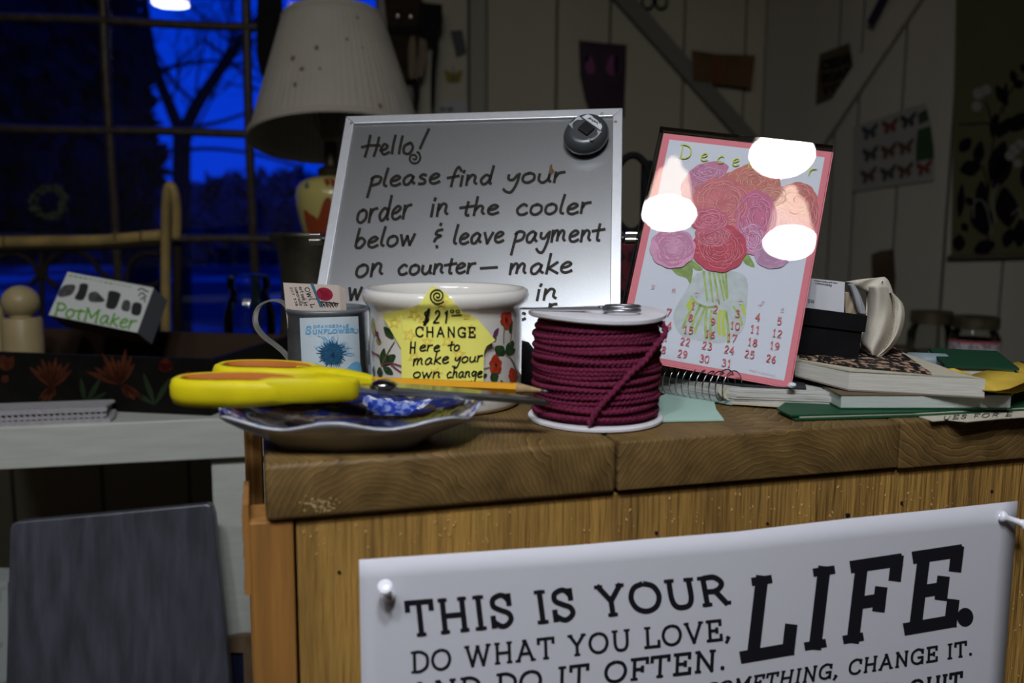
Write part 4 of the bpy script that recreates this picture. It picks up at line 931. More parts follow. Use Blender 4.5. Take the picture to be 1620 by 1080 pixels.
# ------------------------------------------------------------------ business cards standing in the mug
cardb = pm('business_card', (.55, .46, .40), .7)
rnd = random.Random(2)
for k in range(6):
    dy = .0011*k; dx = 2.0*k if k else 0
    c0 = at(448+dx, 447+k*.4, .632+dy); c1 = at(536+dx, 451+k*1.1, .636+dy); dn = unit(at(471, 500, .634)-at(448, 447, .632))
    u = unit(c1-c0); L = np.linalg.norm(c1-c0); dn = unit(dn-u*(dn@u)*.75); nn = unit(np.cross(dn, u)); nn = nn if nn[1] < 0 else -nn
    V = [c0, c1, c1+dn*.055, c0+dn*.055]; V2 = [p-nn*.0004 for p in V]
    o = mesh('business_card', (V+V2, [(0, 1, 2, 3), (4, 5, 6, 7)]+[(i, (i+1) % 4, 4+(i+1) % 4, 4+i) for i in range(4)]), cardb, loc=c0)
    tag(o, 'cream business card with red woodcut yarn ball, foremost of the cards in the tin mug' if k == 0 else 'cream business card in the tin mug, %s behind the one with the red yarn ball' % ('', 'next', 'second', 'third', 'fourth', 'hindmost')[k], 'card', 'business cards in the tin mug')
    if k == 0:
        KB = Plane(c0, nn); mb = MB()
        ribbon(mb, [(493, 448), (508, 485)], 4.5, KB, .0002); mesh('blue_stripe', mb, pm('card_blue', (.05, .14, .22), .6), o)
        a = [(513.5+13*math.cos(t_)+.16*12*math.sin(t_), 465+10.5*math.sin(t_)) for t_ in np.linspace(0, 2*PI, 28)[:-1]]
        yb = mesh('yarn_ball_print', ([KB(x, y, .0002) for x, y in a], [tuple(range(27))]), pm('card_red', (.30, .012, .04), .6), o)
        mb = MB()
        for q in range(9): ribbon(mb, crom([(503+q*2.2, 458+q*.3), (509+q*1.2, 465), (507+q*2.1, 474-q*.4)], 3), .6, KB, .0003)
        mesh('yarn_lines', mb, pm('card_dark_red', (.12, .005, .015), .6), o)
        mb = MB()
        for q in range(12): ribbon(mb, [(508+q*2.2, 477+(q % 3)*1.5), (510+q*2.2, 486-(q % 2)*2)], 1.4, KB, .0002)
        ribbon(mb, [(507, 477), (536, 480)], 1.6, KB, .0002)
        # the lettering reads down the card
        def vt(txt, xa, ya, xb, yb_, h, sw): write(mb, txt, ((xa, ya), (xb, yb_), (xa+h, ya-h*.15), (xb+h, yb_-h*.15)), KB, .0002, sw, gap=.15)
        vt('Owl L', 481, 455, 492, 486, 8, 1.1); vt('nrt oak ht', 472, 454, 481, 484, 4.5, .7); vt('somerville', 465, 454, 474, 484, 4, .6); vt('(207)'.replace('(', '').replace(')', '')+' 338', 458, 454, 468, 484, 4, .6)
        mesh('card_print', mb, ink, o)
# ------------------------------------------------------------------ blue and white dish
dish = thing('dish', (-.092, .497, 0), 'scalloped square dish with blue floral transfer print, under the scissors', 'dish')
dwh = pm('dish_glaze', (.50, .51, .55), .12, spec=.6, coat=.5, var=.12, vscale=40)
dc = vec(-.092, .4985, 0)
def rim(a):
    c_, s_ = math.cos(a), math.sin(a); p = 2.7
    q = (abs(c_)**p+abs(s_)**p)**(-1/p); wv = 1+.022*math.cos(8*a+.4)
    return c_*q*.0730*wv, s_*q*.0485*wv
rr_ = math.radians(3); v = []; f = []
prof = [(.0, .0016), (.40, .0014), (.56, .0), (.60, .0), (.62, .0024), (.74, .0075), (.86, .0115), (.96, .0155), (1.0, .0178), (1.004, .0186), (.985, .0190), (.94, .0172), (.84, .0135), (.72, .0095), (.60, .0056), (.50, .0045), (0, .0042)]
n = 120
for r, z in prof:
    for k in range(n):
        a = 2*PI*k/n; x, y = rim(a); zz_ = z*(1+(.12*math.cos(8*a+.4)+.10*abs(math.cos(a))**6)*max(0, r-.6)/.4)
        X_, Y_ = x*r, y*r; v.append(dc+vec(X_*math.cos(rr_)-Y_*math.sin(rr_), X_*math.sin(rr_)+Y_*math.cos(rr_), zz_+.0002))
for i in range(len(prof)-1):
    for k in range(n): f.append((i*n+k, i*n+(k+1) % n, (i+1)*n+(k+1) % n, (i+1)*n+k))
mesh('body', (v, f), dwh, dish, smooth=True)
def dz(r): return float(np.interp(r, [0, .5, .6, .72, .84, .94, .985], [.0042, .0045, .0056, .0095, .0135, .0172, .0190]))
def DP(r, a, off=.0004):
    x, y = rim(a); z = dz(r)*(1+(.12*math.cos(8*a+.4)+.10*abs(math.cos(a))**6)*max(0, r-.6)/.4)
    X_, Y_ = x*r, y*r; return dc+vec(X_*math.cos(rr_)-Y_*math.sin(rr_), X_*math.sin(rr_)+Y_*math.cos(rr_), z+.0002+off)
nav = pm('transfer_navy', (.012, .018, .10), .15, coat=.4, col2=(.05, .055, .06), vscale=140, lo=.40, hi=.5); cob = pm('transfer_cobalt', (.015, .045, .34), .15, coat=.4, col2=(.2, .26, .5), vscale=220, lo=.42, hi=.55)
brn = pm('transfer_brown', (.055, .035, .03), .15, coat=.4, col2=(.13, .115, .095), vscale=120, lo=.36, hi=.5)
palep = pm('transfer_pale', (.5, .52, .58), .15, coat=.4, col2=(.10, .13, .38), vscale=300, lo=.42, hi=.5)
def band(name, m, r0, r1, a0, a1, off):
    v = []; f = []; K = 6; N_ = max(4, int((a1-a0)*20))
    for i in range(N_+1):
        for k in range(K+1): v.append(DP(r0+(r1-r0)*k/K+(.02*math.sin(i*1.7) if k in (0, K) else 0), a0+(a1-a0)*i/N_, off))
    for i in range(N_):
        for k in range(K): f.append((i*(K+1)+k, (i+1)*(K+1)+k, (i+1)*(K+1)+k+1, i*(K+1)+k+1))
    mesh(name, (v, f), m, dish, smooth=True)
band('rim_line', cob, .965, .985, 0, 2*PI, .0005)
band('print_band', nav, .68, .94, -.15, PI+.15, .0004)
band('print_band', palep, .80, .95, PI+.16, 2*PI-.16, .0004)
band('print_band', brn, .04, .78, 0, PI*2.0, .0006)
band('print_band', nav, .3, .74, -.2, PI*.7, .0009); band('print_ground', palep, .54, .86, .86, 1.54, .0007); band('print_flower', cob, .56, .84, .92, 1.48, .0010)
band('print_flower', cob, .72, .9, 4.3, 4.7, .0008)
# ------------------------------------------------------------------ yellow handled scissors
yel = pm('scissor_yellow', (.64, .53, .008), .45, spec=.16, var=.12, vscale=60, bump=.05, bscale=900); orm = pm('scissor_orange', (.42, .125, .02), .6, spec=.12, var=.15, vscale=80); blm = pm('blade_steel', (.50, .52, .52), .22, 1., var=.1, vscale=100)
tipp = at(867, 634, .503); scr = at(605, 612, .503); hl = at(285, 612, .484)
ax_ = unit(tipp-scr); ay_ = unit(Y-ax_*(ax_@Y)); az_ = unit(np.cross(ax_, ay_))
sci = thing('scissors', scr, 'large scissors with yellow bows and orange inner grips, lying over the dish', 'scissors')
def sl(a, b, c=0.): return scr+ax_*a+ay_*b+az_*c
def bow(px0, px1, yc, Yd, hgt, depth, name):
    """finger bow: an oval ring lying flat, drawn from its left and right pixel at depth Yd"""
    A, B = at(px0, yc[0], Yd), at(px1, yc[1], Yd); u = unit(B-A); L = np.linalg.norm(B-A); v_ = unit(Y-u*(u@Y)); w_ = np.cross(u, v_)
    m = 72; rows = []
    cx = L*.5
    vv = []; ff = []
    for i in range(m):
        a = 2*PI*i/m; c_, s_ = math.cos(a), math.sin(a); p = 2.35
        q = (abs(c_)**p+abs(s_)**p)**(-1/p)
        ox, oy = c_*q*L/2, s_*q*depth/2*(1-.10*c_)
        wall = .0062+.007*max(0, c_)**3
        N_ = unit(vec(c_/(L/2), s_/(depth/2))*1.0)
        ix, iy = ox-N_[0]*wall, oy-N_[1]*wall; h = hgt/2*(1-.18*max(0, c_))
        prof_ = [(ix, iy, h*.92), (ix+(ox-ix)*.45, iy+(oy-iy)*.45, h), (ix+(ox-ix)*.80, iy+(oy-iy)*.80, h*.86), (ox, oy, h*.42), (ox, oy, -h*.30), (ix+(ox-ix)*.78, iy+(oy-iy)*.78, -h*.86), (ix+(ox-ix)*.4, iy+(oy-iy)*.4, -h), (ix, iy, -h*.92)]
        for x_, y_, z_ in prof_: vv.append(A+u*(cx+x_)+v_*y_+w_*z_)
        rows.append((ix, iy, h))
    for i in range(m):
        j = (i+1) % m
        for k in range(8): ff.append((i*8+k, i*8+(k+1) % 8, j*8+(k+1) % 8, j*8+k))
    hd = mesh('handle', (vv, ff), yel, sci, smooth=True)
    v2 = []; f2 = []
    for ix, iy, h in rows:
        n_ = math.hypot(ix, iy)
        for e_, z_ in ((.0000, h*.99), (-.0016, h*.93), (-.0020, 0), (-.0016, -h*.93), (.0, -h*.99)):
            v2.append(A+u*(cx+ix+ix/n_*e_)+v_*(iy+iy/n_*e_)+w_*z_)
    for i in range(m):
        j = (i+1) % m
        for k in range(4): f2.append((i*5+k, i*5+k+1, j*5+k+1, j*5+k))
    mesh('grip_liner', (v2, f2), orm, hd, smooth=True, label='orange inner grip')
    return A, B, u, v_, w_, L
A, B, u, v_, w_, L = bow(272, 500, (616, 615), .478, .0152, .034, 'near')
def shank(P, hs, ws_, name='shank'):
    V = []; Fc = []; n = len(P)
    for i, p in enumerate(P):
        for k in range(12):
            a = 2*PI*k/12; V.append(np.array(p)+Y*ws_[i]/2*math.copysign(abs(math.cos(a))**.6, math.cos(a))+Z*hs[i]/2*math.copysign(abs(math.sin(a))**.6, math.sin(a)))
    for i in range(n-1):
        for k in range(12): Fc.append((i*12+k, i*12+(k+1) % 12, i*12+12+(k+1) % 12, i*12+12+k))
    Fc += [tuple(range(12)), tuple(range(12*n-12, 12*n))]; mesh(name, (V, Fc), yel, sci, smooth=.7)
Z_ = Z
pts = crom([at(385, 617, .467), at(440, 617, .468), at(490, 616.5, .473), at(530, 616, .480), at(560, 615.5, .487), at(569, 615, .490)], 5)
shank(pts, np.interp(np.linspace(0, 1, len(pts)), [0, .15, .4, .8, .96, 1], [.0070, .0140, .0144, .0128, .0100, .006]), np.interp(np.linspace(0, 1, len(pts)), [0, .35, .6, .8, 1], [.006, .011, .014, .011, .006]))
bow(339, 520, (590, 593), .522, .0128, .036, 'far')
pts = crom([at(470, 594, .520), at(520, 596, .517), at(560, 601, .513), at(585, 605, .511), at(592, 606, .510)], 5)
shank(pts, np.interp(np.linspace(0, 1, len(pts)), [0, .4, .8, .96, 1], [.0115, .0110, .0088, .0065, .004]), np.interp(np.linspace(0, 1, len(pts)), [0, .4, .8, 1], [.012, .016, .010, .006]))
def blade(P, wid, th, name='blade'):
    mesh(name, strap([np.array(p) for p in P], ay_, wid, th), blm, sci)
blade([at(560, 613, .490), at(600, 616, .500), at(700, 622, .503), at(800, 631, .503), at(868, 638, .503)], [.009, .015, .014, .009, .002], .0022)
blade([at(575, 607, .510), at(605, 610, .503), at(700, 617, .506), at(800, 626, .506), at(862, 633, .505)], [.009, .015, .014, .009, .002], .0020)
mesh('pivot_screw', lathe([(.0030, -.003), (.0072, -.001), (.0078, .0008), (.0066, .0022), (.0036, .0034), (0, .0037)], at(607, 610, .500), 24, cap=False), pm('screw_steel', (.35, .35, .38), .2, 1.), sci, smooth=True)
# ------------------------------------------------------------------ pencil
pa, pb_, pt = at(498, 600, .549), at(820, 614, .5265), at(867, 619, .521)
pen_t = thing('pencil', (pa+pt)/2, 'orange yellow wooden pencil with sharpened tip, lying behind the scissors blades', 'pencil')
d = unit(pb_-pa); mesh('barrel', tube([pa, pb_-d*.001], .0034, 6), pm('pencil_yellow', (.60, .270, .003), .5, spec=.1), pen_t)
q = pb_+(pt-pb_)*.78
mesh('sharpened_wood', tube([pb_-d*.0011, pb_, q], [.0034, .0033, .0010], 24), pm('pencil_wood', (.36, .24, .12), .7, var=.2, vscale=200), pen_t, smooth=.9)
mesh('lead', tube([q, pt-d*.001, pt], [.0011, .0008, .0003], 12), pm('graphite', (.12, .12, .13), .35, .5), pen_t, smooth=True)
mesh('ferrule', tube([pa-d*.013, pa], .0036, 20), knm, pen_t, smooth=.8)
# ================================================================== PAPERS AND BOOKS ON THE RIGHT
def slabpoly(name, pts, z0, z1, m, parent=None, **k):
    """pts: ground points (x, y) of the outline"""
    n = len(pts); v = [vec(p[0], p[1], z1[i] if hasattr(z1, '__len__') else z1) for i, p in enumerate(pts)]+[vec(p[0], p[1], z0[i] if hasattr(z0, '__len__') else z0) for i, p in enumerate(pts)]
    return mesh(name, (v, [tuple(range(n)), tuple(range(n, 2*n))]+[(i, (i+1) % n, n+(i+1) % n, n+i) for i in range(n)]), m, parent, **k)
mint = pm('mint_napkin', (.36, .52, .45), .85, bump=.2, bscale=400)
a = [gz(1020, 640), gz(1048, 668), gz(1078, 667), gz(1145, 666), gz(1133, 650), gz(1128, 630), gz(1060, 622)]
tag(slabpoly('napkin', a, .0001, .0012, mint, loc=a[1]), 'mint green paper napkin flat on the worktop beside the twine spool', 'napkin')
# green folder with a torn handwritten sheet
grn = pm('green_card', (.010, .068, .028), .5, var=.2, vscale=60); crm = pm('cream_page', (.50, .46, .36), .75, var=.1, vscale=300)
a = [gz(1235, 655), gz(1258, 666), gz(1450, 660), gz(1700, 647), vec(.52, .70, 0), vec(.26, .72, 0)]
t = thing('green_folder', a[1], 'flat dark green card folder lowest in the pile of papers at the right', 'folder')
slabpoly('lower_cover', a, .0004, .0013, grn, t); slabpoly('upper_cover', [p+vec(-.002 if i < 2 else 0, .003 if i < 4 else 0, 0) for i, p in enumerate(a)], .0022, .0032, grn, t)
slabpoly('inner_sheets', [p+vec(.004, .004, 0) for p in a], .0013, .0022, crm, t)
a = [gz(1452, 659), gz(1475, 667), gz(1500, 665), gz(1530, 668), gz(1580, 663), gz(1660, 658), gz(1660, 650), gz(1500, 652)]
t = slabpoly('note_slip', a, .0001, .0006, crm, loc=a[0]); tag(t, 'torn cream slip with black handwriting peeking out below the green folder', 'paper')
GP = lambda x, y, off=0.: gz(x, y, .0008+off)
mb = MB(); write(mb, 'UES FOR E', ((1490, 664), (1600, 658), (1493, 657), (1603, 651)), GP, .0001, 1.1, gap=.2); mesh('text_line', mb, ink, t)
# book with pale page edges under the marbled notebook
pge = pm('page_edges', (.58, .56, .50), .85, var=.25, vscale=40, stretch=(1, 1, 60), bump=.3, bscale=30); pge2 = pm('page_edges_grey', (.50, .54, .50), .85, var=.2, vscale=40, stretch=(1, 1, 60))
L_, R_ = gz(1330, 645, .0042), gz(1598, 645, .0042); u = unit((R_-L_)*[1, 1, 0]); bk = vec(-u[1], u[0], 0)
t = thing('paperback_book', (L_+R_)/2, 'paperback with pale page edges sandwiched between green folder and marbled notebook', 'book')
slabpoly('cover', [L_-u*.001-bk*.0005, R_+u*.001-bk*.0005, R_+bk*.10, L_+bk*.10], .0034, .0044, grn, t)
slabpoly('pages', [L_, R_, R_+bk*.10, L_+bk*.10], .0044, .0126, pge2, t)
slabpoly('cover', [L_-u*.001-bk*.0005, R_+u*.001-bk*.0005, R_+bk*.10, L_+bk*.10], .0126, .0132, pm('tan_cover', (.12, .09, .05), .7), t)
# marbled composition notebook
P0, P1, P2 = gz(1257, 593, .018), gz(1342, 615, .0150), gz(1557, 627, .0136)
Q = gz(1500, 578, .027); Rr = gz(1433, 558, .027); Sx = gz(1262, 548, .029)
marb = pm('marbled_cover', (.42, .27, .19), .55, col2=(.012, .010, .010), vscale=260, lo=.53, hi=.57, detail=3, stretch=(1, .5, 1))
t = thing('composition_notebook', (P0+P2)/2, 'composition notebook with black and tan marbled cover and thick page block, under the black box', 'notebook')
zb_ = [.0180, .0148, .0134, .0134, .016, .019]; zt_ = [.0290, .0272, .0262, .0262, .0270, .0290]
V = [P0, P1, P2, gz(1512, 587, .0262), Rr+vec(0, .02, 0), Sx]
slabpoly('back_cover', [p-vec(0, .0006, 0) for p in V], [z-.0010 for z in zb_], zb_, pm('grey_board', (.20, .17, .14), .8), t)
ns = 5
slabpoly('page_block', V, zb_, [z-.0012 for z in zt_], pge, t)
rnd = random.Random(6)
for k in range(3):                                             # loose lifted leaves at the top of the block
    dz_ = .0004*k
    slabpoly('leaf', [V[0]+vec(.001*k, -.0004*k, 0), V[1]+vec(0, .001+.0007*k, 0), V[2]+vec(-.004*k, .001*k, 0), V[3], V[4], V[5]], [z-.0011+dz_+.0006*(i == 1) for i, z in enumerate(zt_)], [z-.0009+dz_+.0007*(i == 1) for i, z in enumerate(zt_)], crm, t)
Cp = gz(1474, 592, .027)
slabpoly('marbled_cover', [V[0]+vec(.004, .003, 0), V[1]+vec(.008, .008, 0), Cp, V[4], V[5]], [.0293, .0282, .0272, .0276, .0293], [.0300, .0290, .0280, .0284, .0300], marb, t)
# wire bound notebook carrying the calendar
C1, C2 = vec(.150, .600, 0), gz(1352, 649, 0)*[1, 1, 0]; S0 = vec(.098, .652, 0)
t = thing('spiral_notebook', (C1+C2)/2, 'worn spiral notebook with wire coil and curled pages, lying under the calendar', 'notebook')
oth = [C1, C2, C2+vec(-.012, .012, 0), vec(.235, .70, 0), S0+vec(.01, .02, 0), S0]
slabpoly('back_cover', [p-vec(0, .001, 0) for p in oth], .0006, .0016, pm('mint_cover', (.30, .40, .36), .7), t)
wp_ = pm('worn_pages', (.54, .53, .50), .85, var=.3, vscale=50, stretch=(1, 1, 40), bump=.4, bscale=60)
for k in range(7):
    z = .0016+.0015*k; o_ = rnd.uniform(-.0012, .0012)
    slabpoly('page_bundle', [C1+vec(.003+abs(o_)+.0006*k, .0008*abs(3-k)+o_*.3, 0), C2+vec(o_*3-.003*k, .0015*k+o_, 0), vec(.232, .69, 0), S0+vec(.012, .01, 0), S0+vec(.006+.0004*k, .0, 0)], [z, z, z, z, z], [z+.0013+.0004*(k % 2)]*5, wp_, t)
slabpoly('front_cover', [C1+vec(.010, .004, 0), C2+vec(-.030, .010, 0), vec(.228, .69, 0), S0+vec(.014, .01, 0), S0+vec(.008, .0, 0)], .0124, .0132, pm('black_cover', (.03, .03, .035), .5), t)
wire = pm('spiral_wire', (.42, .42, .44), .25, 1.)
ds = unit(S0-C1); L = np.linalg.norm(S0-C1); nr = unit(np.cross(ds, Z)); cen0 = C1+vec(.002, .002, .0112); pts = []
for i in range(14*26):
    a = 2*PI*i/26; q = i/(14*26); r = .0108*(1+.04*math.sin(i*.05)); c_ = cen0+ds*(L*1.05*q-.002)
    pts.append(c_+nr*r*math.cos(a)*.95+Z*(r*math.sin(a)+(.0018 if q < .15 else 0)))
mesh('wire_coil', tube(pts, .00048, 6), wire, t, smooth=True)
tab = at(1133, 612, .606); mesh('torn_corner', ([tab, tab+vec(.009, .001, .001), tab+vec(.010, -.001, -.010), tab+vec(.003, -.001, -.006)], [(0, 1, 2, 3)]), crm, t)
# curled sheets under the notebook, running to a point on the right
a = [C1+vec(.002, -.002, 0), gz(1280, 650), gz(1348, 645), vec(.24, .62, 0), vec(.16, .64, 0)]
tag(slabpoly('loose_sheets', a, .0012, .0022, crm, loc=a[0]), 'few curled cream sheets poking out below the spiral notebook', 'paper')
wt = at(1253, 609, .592); o = mesh('paper_twist', blobm(wt, (.0028, .0025, .0018), 12, 8, wob=.12, seed=3), pm('white_tissue', (.62, .63, .66), .9), loc=wt); tag(o, 'tiny twist of white tissue by the lower right corner of the calendar', 'paper')
# black box with lid, cards inside
blk = pm('black_box', (.006, .006, .007), .5, var=.3, vscale=80, spec=.12); BBP = Plane(at(1358, 567, .630), rotm('Z', math.radians(-16)) @ vec(0, -1, 0))
t = thing('black_box', at(1310, 565, .64), 'small black box with a lipped rim, standing on the marbled notebook', 'box')
def hollow(name, poly, o0, o1, m, parent): return mesh(name, prism(poly, BBP, o0, o1), m, parent)
hollow('front', [(1250, 508), (1364, 522), (1357, 568), (1244, 556)], -.0016, 0, blk, t); hollow('back', [(1250, 508), (1364, 522), (1357, 568), (1244, 556)], -.034, -.032, blk, t)
hollow('side', [(1361, 522), (1364, 522), (1357, 568), (1354, 567)], -.033, -.0005, blk, t); hollow('base', [(1247, 553), (1358, 565), (1357, 568), (1244, 556)], -.033, -.0005, blk, t)
hollow('rim', [(1255, 484), (1372, 499), (1368, 525), (1250, 510)], -.0010, .0018, blk, t); hollow('rim', [(1255, 484), (1372, 499), (1368, 525), (1250, 510)], -.036, -.034, blk, t)
hollow('rim', [(1367, 499), (1372, 500), (1368, 525), (1363, 524)], -.035, .001, blk, t)
o = mesh('index_card', prism([(1262, 439), (1338, 447), (1335, 540), (1252, 530)], BBP, -.0085, -.0078), pm('index_card', (.56, .56, .60), .7), loc=BBP(1300, 540, -.008)); tag(o, 'white card with tiny black print standing up in the black box', 'card')
CBP = lambda x, y, off=0.: BBP(x, y, -.0077+off); mb = MB()
write(mb, 'nteroduction', ((1288, 445), (1325, 449), (1288, 443), (1325, 447)), CBP, .0001, .7, gap=.15); write(mb, 'ratsnulesy', ((1290, 449.5), (1316, 452.5), (1290, 447), (1316, 450)), CBP, .0001, .7, gap=.15); write(mb, 'SN', ((1278, 479), (1288, 480), (1278.5, 473), (1288.5, 474)), CBP, .0001, .9)
mesh('printed_lines', mb, ink, o)
# cream canvas bag slumped behind the box
canv = pm('canvas', (.60, .55, .46), .9, var=.12, vscale=60, bump=.5, bscale=1400, bdist=.0003)
def drape(name, Lc, Rc, D0, bul, m, parent, fold=0., n=24, K=20, back=.02, ph=0):
    Lc, Rc = crom([vec(*p) for p in Lc], 8), crom([vec(*p) for p in Rc], 8); mm = min(len(Lc), len(Rc))
    V = []; Fc = []
    for i in range(n+1):
        q = i/n*(mm-1); j = min(int(q), mm-2); a = Lc[j]*(1-q+j)+Lc[j+1]*(q-j); b = Rc[j]*(1-q+j)+Rc[j+1]*(q-j)
        for k in range(K+1):
            u = k/K; p = a*(1-u)+b*u; V.append(at(p[0], p[1], D0-bul*math.sin(PI*u)**.7+fold*math.sin(u*9+i*.35+ph)*math.sin(PI*u)))
    N_ = len(V)
    for i in range(n+1):
        for k in range(K+1):
            u = k/K; p = V[i*(K+1)+k]; V.append(p+vec(0, .002+back*math.sin(PI*u)*math.sin(PI*i/n)**.5, 0))
    for o_ in (0, N_):
        for i in range(n):
            for k in range(K): Fc.append((o_+i*(K+1)+k, o_+i*(K+1)+k+1, o_+(i+1)*(K+1)+k+1, o_+(i+1)*(K+1)+k))
    edge = [i*(K+1) for i in range(n+1)]+[n*(K+1)+k for k in range(1, K+1)]+[i*(K+1)+K for i in range(n-1, -1, -1)]+[k for k in range(K-1, 0, -1)]
    for a, b in zip(edge, edge[1:]+edge[:1]): Fc.append((a, b, N_+b, N_+a))
    return mesh(name, (V, Fc), m, parent, smooth=True)
t = thing('canvas_bag', at(1390, 567, .655), 'cream canvas pouch with stitched hem slumped beside the black box', 'bag')
drape('pouch', [(1368, 452), (1372, 470), (1372, 500), (1366, 525), (1362, 545), (1374, 560)], [(1408, 452), (1414, 475), (1415, 500), (1411, 530), (1403, 552), (1390, 566)], .652, .016, canv, t, .0012)
drape('hem', [(1408, 462), (1412, 480), (1411, 505), (1408, 530), (1398, 550), (1384, 564)], [(1414, 464), (1428, 480), (1432, 500), (1427, 525), (1414, 547), (1394, 567)], .646, .006, canv, t, .0010, ph=1)
drape('flap', [(1338, 446), (1346, 451), (1358, 456), (1372, 462)], [(1400, 438), (1406, 444), (1411, 456), (1414, 470)], .648, .005, canv, t, .001)
drape('strap', [(1341, 449), (1348, 466), (1354, 484), (1358, 496)], [(1352, 450), (1360, 464), (1367, 482), (1371, 497)], .645, .003, pm('grey_strap', (.34, .34, .37), .9, bump=.3, bscale=1200), t, .0004, back=.002)
drape('lining', [(1336, 462), (1336, 475), (1337, 488), (1338, 497)], [(1350, 462), (1354, 475), (1356, 488), (1358, 498)], .650, .001, pm('tan_lining', (.36, .29, .20), .9), t, .0005, back=.001)
sd = pm('stitch', (.30, .26, .20), .9)
mb = MB()
for p in crom([vec(1412, 463), vec(1414, 480), vec(1414, 505), vec(1409, 530), vec(1400, 550)], 5): mb.add(*blobm(at(p[0], p[1], .6405), (.0005, .0004, .0009), 6, 4))
tag(mesh('stitching', mb, sd, t), None, None, kind='stuff')
o = mesh('snap', blobm(at(1396, 446, .6425), (.0006, .0005, .0006), 8, 6), blk, t)
# dark green book, pale blue tube, yellow pad
gb = [gz(1462, 600, .024), gz(1600, 594, .026), vec(.42, .70, 0), vec(.30, .74, 0)]
for p in gb: p[2] = 0
t = thing('green_box_file', gb[0], 'dark green cloth book behind the marbled notebook, pale blue tube lying on it', 'book')
gb = [vec(.306, .618, 0), vec(.352, .606, 0), vec(.382, .69, 0), vec(.335, .705, 0)]
slabpoly('page_block', [p*[1, 1, 0] for p in [gb[0]+vec(.002, .002, 0), gb[1]+vec(-.002, .002, 0), gb[2], gb[3]]], .0140, .0245, pge2, t); dgn = pm('dark_green_cloth', (.008, .045, .022), .7); slabpoly('cover', gb, .0245, .0262, dgn, t); slabpoly('cover', gb, .0036, .0140, dgn, t)
t.name = 'green_book'
tb0, tb1 = at(1436, 571, .668), at(1504, 573, .662); t = thing('tube', (tb0+tb1)/2, 'pale blue grey plastic tube with rounded end lying behind the marbled notebook', 'tube')
pbl = pm('pale_blue_plastic', (.20, .25, .27), .4); P = [tb0, tb1-vec(.004, 0, 0), tb1-vec(.0018, 0, 0), tb1]
mesh('body', tube([tb0, tb0*.4+tb1*.6, tb1-unit(tb1-tb0)*.004, tb1-unit(tb1-tb0)*.0015, tb1], [.0068, .0068, .0066, .0050, .002], 20), pbl, t, smooth=True)
TP = Plane(tb0-Y*.0075, vec(0, -1, .2)); mb = MB(); ribbon(mb, crom([(1461, 578), (1464, 573), (1467, 580), (1471, 574), (1474, 579), (1477, 573)], 4), 1.3, TP, .0); mesh('marker_scribble', mb, ink, t)
slabpoly('tube_rest', [vec(.295, .655, 0), vec(.345, .652, 0), vec(.345, .70, 0), vec(.295, .70, 0)], .0035, .0195, blk, t).name = 'dark_cradle'
yp = pm('yellow_pad', (.56, .38, .05), .75, var=.15, vscale=60)
t = thing('yellow_notepad', at(1600, 620, .575), 'wavy yellow legal pad sheets at the right edge of the pile', 'notepad')
for k in range(5):
    V = []; n = 18
    for i in range(n+1):
        u = i/n; px = 1550+110*u; ytop = np.interp(u, [0, .25, .5, 1], [598, 597, 590, 578]); ybot = np.interp(u, [0, .25, .45, 1], [616, 621, 622, 606])
        yb_ = ybot-(ybot-ytop)*.16*k*u; a = gz(px, yb_, .0135+.0011*k+.004*u*k*.3); 
        V.append(a); V.append(a+vec(.006, .045, .0035*math.sin(u*3)))
    Fc = [(2*i, 2*i+1, 2*i+3, 2*i+2) for i in range(n)]
    o = mesh('sheet', (V, Fc), yp, t, smooth=True); md = o.modifiers.new('s', 'SOLIDIFY'); md.thickness = .0007
a = at(1483, 589, .60); o = mesh('page_flag', tube([a, a+vec(.010, -.001, .0008), a+vec(.022, -.003, -.002)], [.0018, .0026, .0012], 8), yp, loc=a, smooth=True); tag(o, 'folded yellow paper flag sticking up between the marbled notebook and the green book', 'paper')

# ================================================================== LOW CUPBOARD WITH JARS, right background
cb0 = at(1390, 580, 1.36); t = thing('cupboard', (.68, 1.45, ZF), 'dark low cupboard top in the right background carrying the glass jars', 'cupboard')
mesh('body', box(.50, .86, 1.36, 1.56, ZF, -.142), darkwood, t); mesh('top', box(.49, .87, 1.35, 1.57, -.142, -.130, .002), darkwood, t)
jg = glassy('jar_glass', 1.5, (.85, .87, .83)); lidm = pm('old_lid', (.18, .15, .10), .35, .8, var=.3, vscale=100); 
def jar(c, r, h, label, lab=None):
    t = thing('mason_jar', c, label, 'jar', 'glass jars in the right background')
    mesh('glass', lathe([(0, .001), (r*.9, .001), (r, .006), (r, h*.68), (r*.82, h*.80), (r*.80, h*.9)], c, 40, cap=False), jg, t, smooth=True)
    mesh('contents', lathe([(0, .004), (r*.86, .004), (r*.92, .009), (r*.92, h*.40), (0, h*.41)], c, 32), pm('jar_contents', (.16, .15, .12), .8, var=.5, vscale=90), t, smooth=.8)
    mesh('lid', lathe([(r*.86, h*.82), (r*.92, h*.825), (r*.92, h*.985), (r*.86, h), (0, h)], c, 40, cap=False), lidm, t, smooth=.8)
    if lab:
        for z0, z1, m in lab: mesh('label_band', lathe([(r*1.01, h*z0), (r*1.01, h*z1)], c, 40, cap=False), m, t, smooth=True)
z0 = -.130
jar(vec(*(at(1538, 585, 1.42)[:2]), z0), .0385, .108, 'glass jar with old metal lid and pinkish label, right of the pair on the cupboard', [(.44, .62, pm('pale_label2', (.50, .46, .50), .7, col2=(.18, .16, .18), vscale=200, lo=.4, hi=.5)), (.62, .66, pm('pink_label', (.40, .10, .12), .7)), (.27, .34, pm('green_label', (.16, .26, .03), .7))])
jar(vec(*(at(1468, 585, 1.46)[:2]), z0), .0360, .112, 'glass jar with old metal lid and no label, left of the pair on the cupboard')
